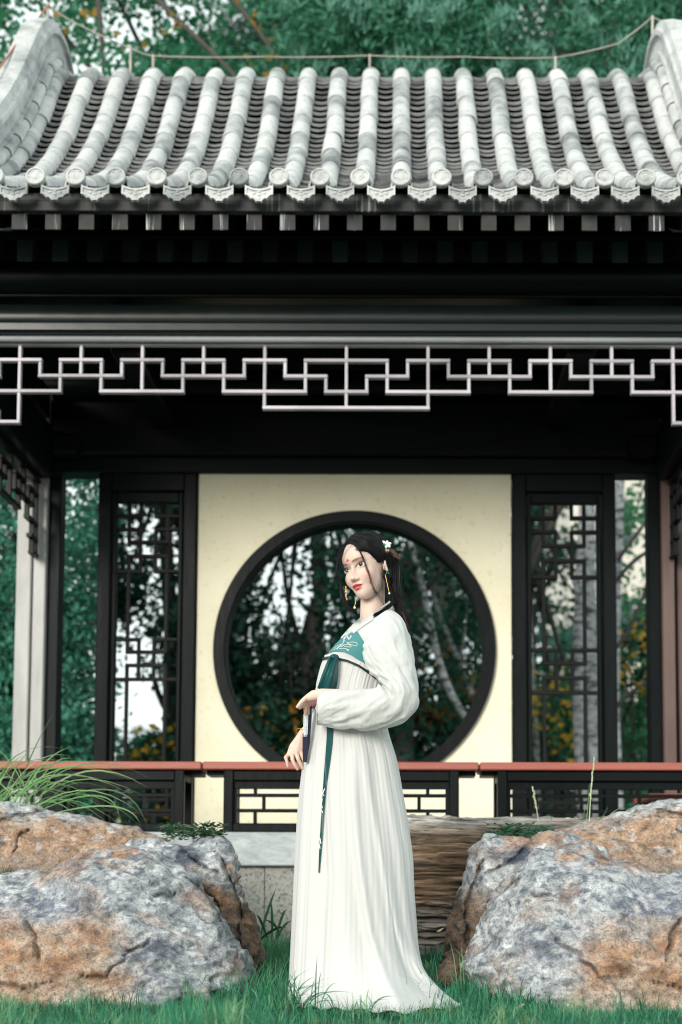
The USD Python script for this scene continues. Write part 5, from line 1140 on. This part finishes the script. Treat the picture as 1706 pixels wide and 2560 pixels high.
def patch(top, bot, nu, nv, off, meshes=robe, thick=.0012):
    top, bot = np.array(top, float), np.array(bot, float)
    rs = lambda p: np.stack([np.interp(np.linspace(0, 1, nu), np.linspace(0, 1, len(p)), p[:, k]) for k in (0, 1)], 1)
    a, b = rs(top), rs(bot); g_ = a[None] + (b - a)[None] * np.linspace(0, 1, nv)[:, None, None]
    P = drape(g_.reshape(-1, 2), meshes, off).reshape(nv, nu, 3)
    Q = P + np.array([0, thick, 0]); return cat_([grid_mesh(P), grid_mesh(Q[::-1]), grid_mesh(np.stack([P[0], Q[0]])), grid_mesh(np.stack([Q[-1], P[-1]])), grid_mesh(np.stack([Q[:, 0], P[:, 0]])), grid_mesh(np.stack([P[:, -1], Q[:, -1]]))])
band = patch(C2([(665, 225), (710, 195), (770, 165), (840, 150), (900, 250), (960, 420), (1010, 560)]), C2([(545, 375), (610, 350), (700, 352), (780, 385), (860, 435), (930, 480), (1000, 555)]), 44, 16, .0035)
bd = part(woman, 'bodice', band, M['teal'], True, label='teal embroidered bodice band')
EMB = [[(735, 262), (790, 256), (838, 278), (832, 294), (800, 288), (760, 276), (735, 262)], [(668, 284), (720, 282), (772, 288), (780, 298), (740, 302), (700, 292)], [(655, 312), (690, 322), (735, 326), (742, 336)], [(600, 330), (640, 315), (668, 296), (700, 262), (705, 235)], [(612, 318), (650, 290), (690, 280)], [(742, 332), (752, 328), (756, 338), (744, 340), (742, 332)], [(640, 330), (655, 300), (690, 305)], [(700, 225), (712, 240), (700, 262), (688, 280)]]
part(bd, 'embroidery', cat_([tube(drape(spline(np.array(C2(q)), 18), [band], .0008), .00085, 4) for q in EMB] + [tube(drape(np.array(C2(q)), [band], .001), .0022, 4) for q in ([(742, 205), (752, 222)], [(778, 196), (764, 224)], [(752, 222), (758, 232)])]), M['thread'], True)
strap = patch(C2([(495, 405), (560, 395), (640, 408), (740, 428), (850, 475), (960, 545), (1050, 610)]), C2([(490, 440), (560, 420), (640, 430), (740, 452), (850, 500), (960, 575), (1045, 640)]), 44, 4, .006)
part(woman, 'ribbon', strap, M['strap'], True, label='dark green ribbon tied under the bodice')
# bow loop hanging from the knot, and the tails
def ribbon_sheet(left, right, Y0, amp, waves, n=26, m=14):
    l, r = spline(left, n), spline(right, n); g_ = l[:, None] + (r - l)[:, None] * np.linspace(0, 1, m)[None, :, None]
    P = np.array([[at(u, v, Y0) for u, v in rw] for rw in g_])
    s = np.linspace(0, 1, m)[None, :]; t = np.linspace(0, 1, n)[:, None]
    P[..., 1] -= amp * (np.sin(s * np.pi) * np.sin(t * np.pi * .9) + .35 * np.sin(s * waves * np.pi + t * 2))
    Q = P + [0, .004, 0]; return cat_([grid_mesh(P), grid_mesh(Q[::-1])])
yk = drape([(838, 1660)], robe, 0)[0][1]
part(woman, 'bow', ribbon_sheet(C2([(560, 398), (520, 500), (480, 610), (446, 712)]), C2([(655, 398), (652, 500), (645, 620), (625, 742)]), yk - .035, .022, 3.2), M['ribbon'], True, label='dark green bow loop hanging under the bodice')
part(woman, 'bow', ball(at(*C2([(612, 405)])[0], yk - .03), (.016, .012, .011), 2), M['ribbon'], True, label='knot of the green bow')
tail = patch([(819, 1800), (816, 1860), (813, 1900), (808.5, 1960), (804, 2030), (799.5, 2100), (796, 2182)], [(834, 1800), (831, 1860), (826, 1900), (817, 1960), (811, 2030), (806, 2100), (799, 2182)], 60, 4, .006)
tl_ = part(woman, 'ribbon', tail, M['ribbon'], True, label='long narrow dark green ribbon tail down the skirt')
part(tl_, 'embroidery', cat_([tube(drape(np.array(q, float), [tail], .001), .0016, 4) for q in ([(812, 1972), (807, 1985), (811, 1990)], [(806, 1998), (804, 2012), (807, 2020)], [(803, 2026), (808, 2032)], [(800, 2095), (803, 2110)], [(799, 2112), (801, 2122)])]), M['thread'], True)
# collar bands crossing at the neck
bodym = trimesh.Trimesh(body.vertices[len(headW):], body.faces[(body.faces >= len(headW)).all(1)] - len(headW), process=False) if False else bt
col1 = patch([(974, 1502), (950, 1521), (927, 1536), (900, 1551), (876, 1570)], [(985, 1509), (960, 1531), (935, 1548), (907, 1566), (884, 1584)], 30, 5, .006, [torso, bt])
part(woman, 'collar', col1, M['dress'], True, label='white collar band of the near side')
col2 = patch([(903, 1542), (884, 1559), (866, 1578), (852, 1594)], [(907, 1550), (891, 1566), (874, 1584), (862, 1598)], 20, 4, .004, [torso, bt])
part(woman, 'collar', col2, M['sheer'], True, label='thin grey collar band of the far side')

# --- hair
SKIN = C4([(385, 248), (300, 288), (218, 392), (174, 520), (168, 650), (188, 760), (232, 900), (290, 1180), (450, 1400), (620, 1540), (1000, 1640), (1200, 1500), (1225, 900), (1195, 620), (1135, 600), (1045, 662), (1000, 645), (900, 530), (800, 440), (705, 408), (640, 405), (560, 372), (480, 275)])
ic5 = trimesh.creation.icosphere(6); d5 = np.array(ic5.vertices); r5 = head_surface(d5); p5 = O + d5 * r5[:, None]
w5 = posed(p5); n5 = d5 @ HR.T; uv5 = to_px(w5); seen5 = (n5 @ (np.array([0, 0, HC]) - HT)) > -.05 * 5
sd5 = sdpoly(uv5, SKIN)
hairy = np.where(seen5, np.clip(sd5 / 5 + .2, -1, 1), np.clip((.05 - p5[:, 1]) / .01, -1, 1))
hairy = np.where(p5[:, 2] < -.075, np.minimum(hairy, np.clip((-.045 - p5[:, 1]) / .01, -1, 1)), hairy)
grow_ = .0075 * np.clip(hairy, 0, 1) ** .6 - .004 * np.clip(-hairy, 0, 1) + .012 * np.clip(hairy, 0, 1) * np.exp(-((p5[:, 2] - .09) / .06) ** 2) * np.clip(-p5[:, 1] / .06 + .5, 0, 1)
capL = O + d5 * (r5 + grow_)[:, None]
cap = trimesh.Trimesh(posed(capL), ic5.faces, process=False)
hp = part(woman, 'hair', cap, M['hair'], True, label='long black hair, parted and half pinned up')
def curves(parent, name, strands, width, material, tipw=.35):
    path = numbered(parent + '/' + name); LOC[path] = LOC[parent]; c = UsdGeom.BasisCurves.Define(stage, path)
    pts = np.vstack(strands) - LOC[parent]; c.CreatePointsAttr(Vt.Vec3fArray.FromNumpy(pts.astype(np.float32)))
    c.CreateCurveVertexCountsAttr(Vt.IntArray.FromNumpy(np.array([len(s) for s in strands], np.int32))); c.CreateTypeAttr('linear')
    wd = np.concatenate([width * np.interp(np.linspace(0, 1, len(s)), [0, .7, 1], [1, 1, tipw]) for s in strands])
    c.CreateWidthsAttr(Vt.FloatArray.FromNumpy(wd.astype(np.float32))); c.SetWidthsInterpolation('vertex')
    UsdShade.MaterialBindingAPI.Apply(c.GetPrim()).Bind(material); return path
rgh = np.random.default_rng(77)
def surf_dir(u, v):
    i = np.argmin(np.linalg.norm(uv5 - [u, v], axis=1) + np.where(seen5, 0, 1e6)); return d5[i]
gath = surf_dir(966, 1378)
def over(d0, d1, n=14, lift=.0, jit=.04):
    d1 = d1 + rgh.normal(0, jit, 3); t = np.linspace(0, 1, n)[:, None]
    d = d0 * (1 - t) + d1 * t; d /= np.linalg.norm(d, axis=1, keepdims=True)
    r = head_surface(d); hr2 = .0095 + .012 * np.exp(-((O + d * r[:, None])[:, 2] - .09) ** 2 / .0036) * np.clip(-(O + d * r[:, None])[:, 1] / .06 + .5, 0, 1)
    return posed(O + d * (r + hr2 + lift + rgh.normal(0, .0009))[:, None])
part_line = [surf_dir(874, 1358)] + [unit(np.array([0, y, z_])) for y, z_ in ((.04, .11), (.0, .115), (-.04, .11), (-.08, .08))]
pl_ = spline(np.array(part_line), 60)
st1 = []
for i in range(420):
    d0 = unit(pl_[rgh.integers(0, 60)] + rgh.normal(0, .012, 3)); tgt = gath if rgh.uniform() < .7 else surf_dir(955 + rgh.normal(0, 6), 1402 + rgh.normal(0, 6))
    st1.append(over(d0, tgt, jit=.07))
for i in range(260):
    d0 = unit(pl_[rgh.integers(0, 16)] + rgh.normal(0, .01, 3)); tgt = surf_dir(*C4([(1010 + rgh.normal(0, 50), 560 + rgh.normal(0, 30))])[0]) if rgh.uniform() < .6 else gath
    mid_ = surf_dir(*C4([(700 + rgh.normal(0, 30), 330 + rgh.normal(0, 35))])[0]); q1, q2 = over(d0, mid_, 8, jit=.015), over(mid_, tgt, 8, jit=.02)
    st1.append(spline(np.vstack([q1[::2], q2[1::2]]), 16))
for i in range(140):
    d0 = unit(pl_[rgh.integers(0, 40)] + rgh.normal(0, .012, 3)); st1.append(over(d0, unit(np.array([.9, -.1 + rgh.normal(0, .25), .1 + rgh.normal(0, .3)])), jit=.05))
for i in range(90):                                   # fine hairs softening the hairline
    x_, y_ = [(640, 402), (705, 408), (800, 440), (900, 530), (1000, 642), (560, 372), (480, 278), (385, 250)][rgh.integers(0, 8)]
    a_ = surf_dir(*C4([(x_ + rgh.normal(0, 22) - 14, y_ + rgh.normal(0, 20) + 16)])[0]); b_ = surf_dir(*C4([(x_ + 190 + rgh.normal(0, 30), y_ - 30 + rgh.normal(0, 40))])[0])
    st2 = over(a_, b_, 9, lift=-.006, jit=.02); st1.append(st2)
curves(hp, 'strands', st1, .0012, M['hair'])
def lock(ctrl, n, spread, Y, seed, end=1.0):
    rg = np.random.default_rng(seed); out = []
    for i in range(n):
        o = rg.normal(0, 1, 2) * spread * .5; e = rg.normal(0, 1, 2) * spread * .6 * end
        c = np.array([at(u + o[0] * (1 - t) + e[0] * t, v + o[1] * (1 - t) * .5 + e[1] * t * 1.6, y + rg.normal(0, .004)) for (u, v), y, t in zip(ctrl, Y, np.linspace(0, 1, len(ctrl)))])
        out.append(spline(c, 20))
    return out
K1 = lambda pts: [(780 + x / 4.9, 1300 + y / 4.9) for x, y in pts]
yl_ = 4.925
front = lock(K1([(450, 265), (352, 390), (325, 540), (338, 700), (372, 880), (405, 1000), (455, 1090), (535, 1142)]), 40, 5.0, [4.90, 4.90, 4.905, 4.91, 4.915, 4.91, 4.91, 4.91], 1, 1.0)
curves(hp, 'front_lock', front, .0011, M['hair'])
dp = drape(np.array(K1([(545, 320), (610, 420), (655, 530), (692, 640), (722, 740), (750, 820)])), [trimesh.Trimesh(headW, ico.faces, process=False)], .0035)
nl_ = []
for i in range(11):
    o = rgh.normal(0, .0020, 3); nl_.append(spline(np.vstack([dp + o * np.linspace(1, 2, 6)[:, None], [at(*K1([(800, 905)])[0], dp[-1][1] + .02) + o * 2.4], [at(*K1([(905, 1020)])[0], 4.905) + o * 4]]), 22))
curves(hp, 'front_lock', nl_, .0009, M['hair'])
nl_ = [spline(np.vstack([dp[2:] + [dx, 0, 0] * np.linspace(0, 1, 4)[:, None], [at(*K1([(800 + 30 * i, 830)])[0], dp[-1][1] + .015)]]), 14) for i, dx in enumerate((.006, .012))]
curves(hp, 'front_lock', nl_, .0006, M['hair'])
back = lock(K1([(965, 430), (985, 620), (1010, 820), (1050, 980), (1105, 1130), (1160, 1290)]), 260, 20, [4.94, 4.95, 4.95, 4.94, 4.925, 4.93], 3, .5)
back += lock(K1([(1000, 420), (1025, 640), (1050, 850), (1085, 1000), (1130, 1150), (1178, 1310)]), 160, 9, [4.96, 4.97, 4.97, 4.955, 4.945, 4.945], 4, .6)
back += lock(K1([(960, 700), (965, 900), (985, 1010), (930, 1070), (850, 1120), (760, 1172)]), 90, 5, [4.93, 4.93, 4.915, 4.90, 4.893, 4.890], 5, .7)
curves(hp, 'back_lock', back, .0014, M['hair'])
fill = [tube(spline([at(*p, y) for p, y in zip(K1([(970, 470), (992, 640), (1008, 840), (1042, 985), (1092, 1120), (1135, 1230)]), [4.975, 4.98, 4.98, 4.97, 4.955, 4.95])], 16), np.interp(np.linspace(0, 1, 16), [0, .15, .8, 1], [.018, .025, .017, .003]), 12, flat=1.0)]
part(hp, 'back_hair', cat_(fill), M['hair'], True)
curves(hp, 'loose_ends', lock(K1([(960, 360), (1000, 400), (1040, 440), (1085, 450)]), 22, 7, [4.94, 4.935, 4.93, 4.93], 6, 1.0) + lock(K1([(1100, 1130), (1150, 1230), (1182, 1340)]), 40, 5, [4.925] * 3, 7, .5), .0009, M['brown_hair'])

# --- ornaments
def onhead(x, y, off=.006):
    return drape(np.array([K1([(x, y)])[0]]), [cap, trimesh.Trimesh(headW, ico.faces, process=False)], off)[0]
pin = group_part(woman, 'hair_pin', label='pearl flower hair pin with gold and green pendants')
f0 = onhead(905, 300, .012); rt, up_ = r0, np.array([0, 0, 1.])
petals = []
for i in range(7):
    a = i * 2 * np.pi / 7 + .3; d = math.cos(a) * rt + math.sin(a) * up_ * .72
    petals.append(trimesh.Trimesh(ball((0, 0, 0), (.0100, .0035, .0062), 2).vertices @ np.array([d, fw, np.cross(d, fw)]) + f0 + d * .0105, ball((0, 0, 0), 1, 2).faces, process=False))
part(pin, 'flower', cat_(petals), M['pearl'], True)
part(pin, 'flower_heart', ball(f0 - fw * .005 - rt * .004, (.0045, .0045, .0045), 2), M['green_bead'], True)
yy_ = f0[1] - .004
for p in ((895, 370), (918, 372), (942, 366), (925, 610), (945, 606), (965, 608)): part(pin, 'pearl', ball(at(*K1([p])[0], yy_), .0030, 1), M['pearl'], True)
part(pin, 'gold_drops', cat_([tube([at(*K1([a])[0], yy_), at(*K1([b])[0], yy_)], .0011, 5) for a, b in (((895, 378), (918, 590)), ((918, 380), (935, 590)), ((942, 378), (945, 590)))] + [ball(at(*K1([p])[0], yy_), .0024, 1) for p in ((897, 388), (918, 390), (940, 386), (935, 550), (930, 575))]), M['gold'], True)
for p in ((918, 652), (945, 650), (975, 638), (962, 628)): part(pin, 'green_bead', ball(at(*K1([p])[0], yy_), .0026, 1), M['green_bead'], True)
def earring(chain_, beads, label, Y, golds=()):
    e = group_part(woman, 'earring', label=label)
    part(e, 'chain', tube([at(*K1([p])[0], Y) for p in chain_], .0009, 5), M['gold'], True)
    part(e, 'pearl', cat_([ball(at(*K1([p])[0], Y), r, 2) for p, r in beads]), M['pearl'], True)
    if golds: part(e, 'gold_drop', cat_([ball(at(*K1([p])[0], Y), (.0026, .0026, .0045), 1) for p in golds]), M['gold'], True)
earring([(900, 670), (915, 740), (935, 830), (950, 890)], [((950, 900), .0034)], 'gold chain earring with a pearl on the near ear', 4.905)
earring([(545, 950), (535, 1010), (525, 1060)], [((525, 1074), .0044)], 'gold chain earring with a pearl on the far side', 4.97)
earring([(418, 805), (425, 900), (425, 975)], [((415, 880), .003), ((420, 915), .003)], 'gold pendant hanging at the far cheek', 4.97, [(412, 855), (432, 870), (420, 940), (430, 970), (418, 825)])
bc_ = C5(555, 1300, 4.962); tor = trimesh.creation.torus(.0225, .0016, major_sections=32, minor_sections=6)
ax = unit(C5(500, 1420, 4.95) - wr2); tor.apply_transform(trimesh.geometry.align_vectors([0, 0, 1], ax)); tor.apply_translation(bc_)
part(woman, 'bracelet', tor, M['gold'], True)

# --- folded fan held upright in the near hand
fan = thing('folding_fan', 'closed navy folding fan with pale ribs held upright in her near hand', 'fan', at(766, 1830, 4.86))
def strip(pts, w, Y, d, name, m):
    p = [at(u, v, Y) for u, v in pts]; P = []
    for q, ww_ in zip(p, w): P.append([q + r0 * ww_ - fw * d, q + r0 * ww_ + fw * d, q - r0 * ww_ + fw * d, q - r0 * ww_ - fw * d])
    P = np.array(P); m_ = grid_mesh(P, close_v=True); n_ = len(P) * 4
    part(fan, name, trimesh.Trimesh(m_.vertices, np.vstack([m_.faces, [[0, 1, 2], [0, 2, 3], [n_ - 4, n_ - 2, n_ - 3], [n_ - 4, n_ - 1, n_ - 2]]]), process=False), m)
strip([(776.5, 1764), (776, 1790), (771.5, 1860), (765, 1900)], [.0045, .005, .0046, .003], 4.872, .008, 'guard', M['navy'])
for i, dx in enumerate((-4.4, -1.5, 1.4, 4.2)):
    strip([(765.5 + dx, 1786), (765 + dx, 1815), (764.5 + dx * .8, 1842 - (i % 2) * 4)], [.0019, .0019, .0015], 4.858 + .002 * i, .004, 'rib', M['fan_rib'])
strip([(764.5, 1834), (764.5, 1860), (764, 1885), (763, 1906)], [.0098, .0098, .0085, .006], 4.866, .006, 'folded_leaf', M['navy'])
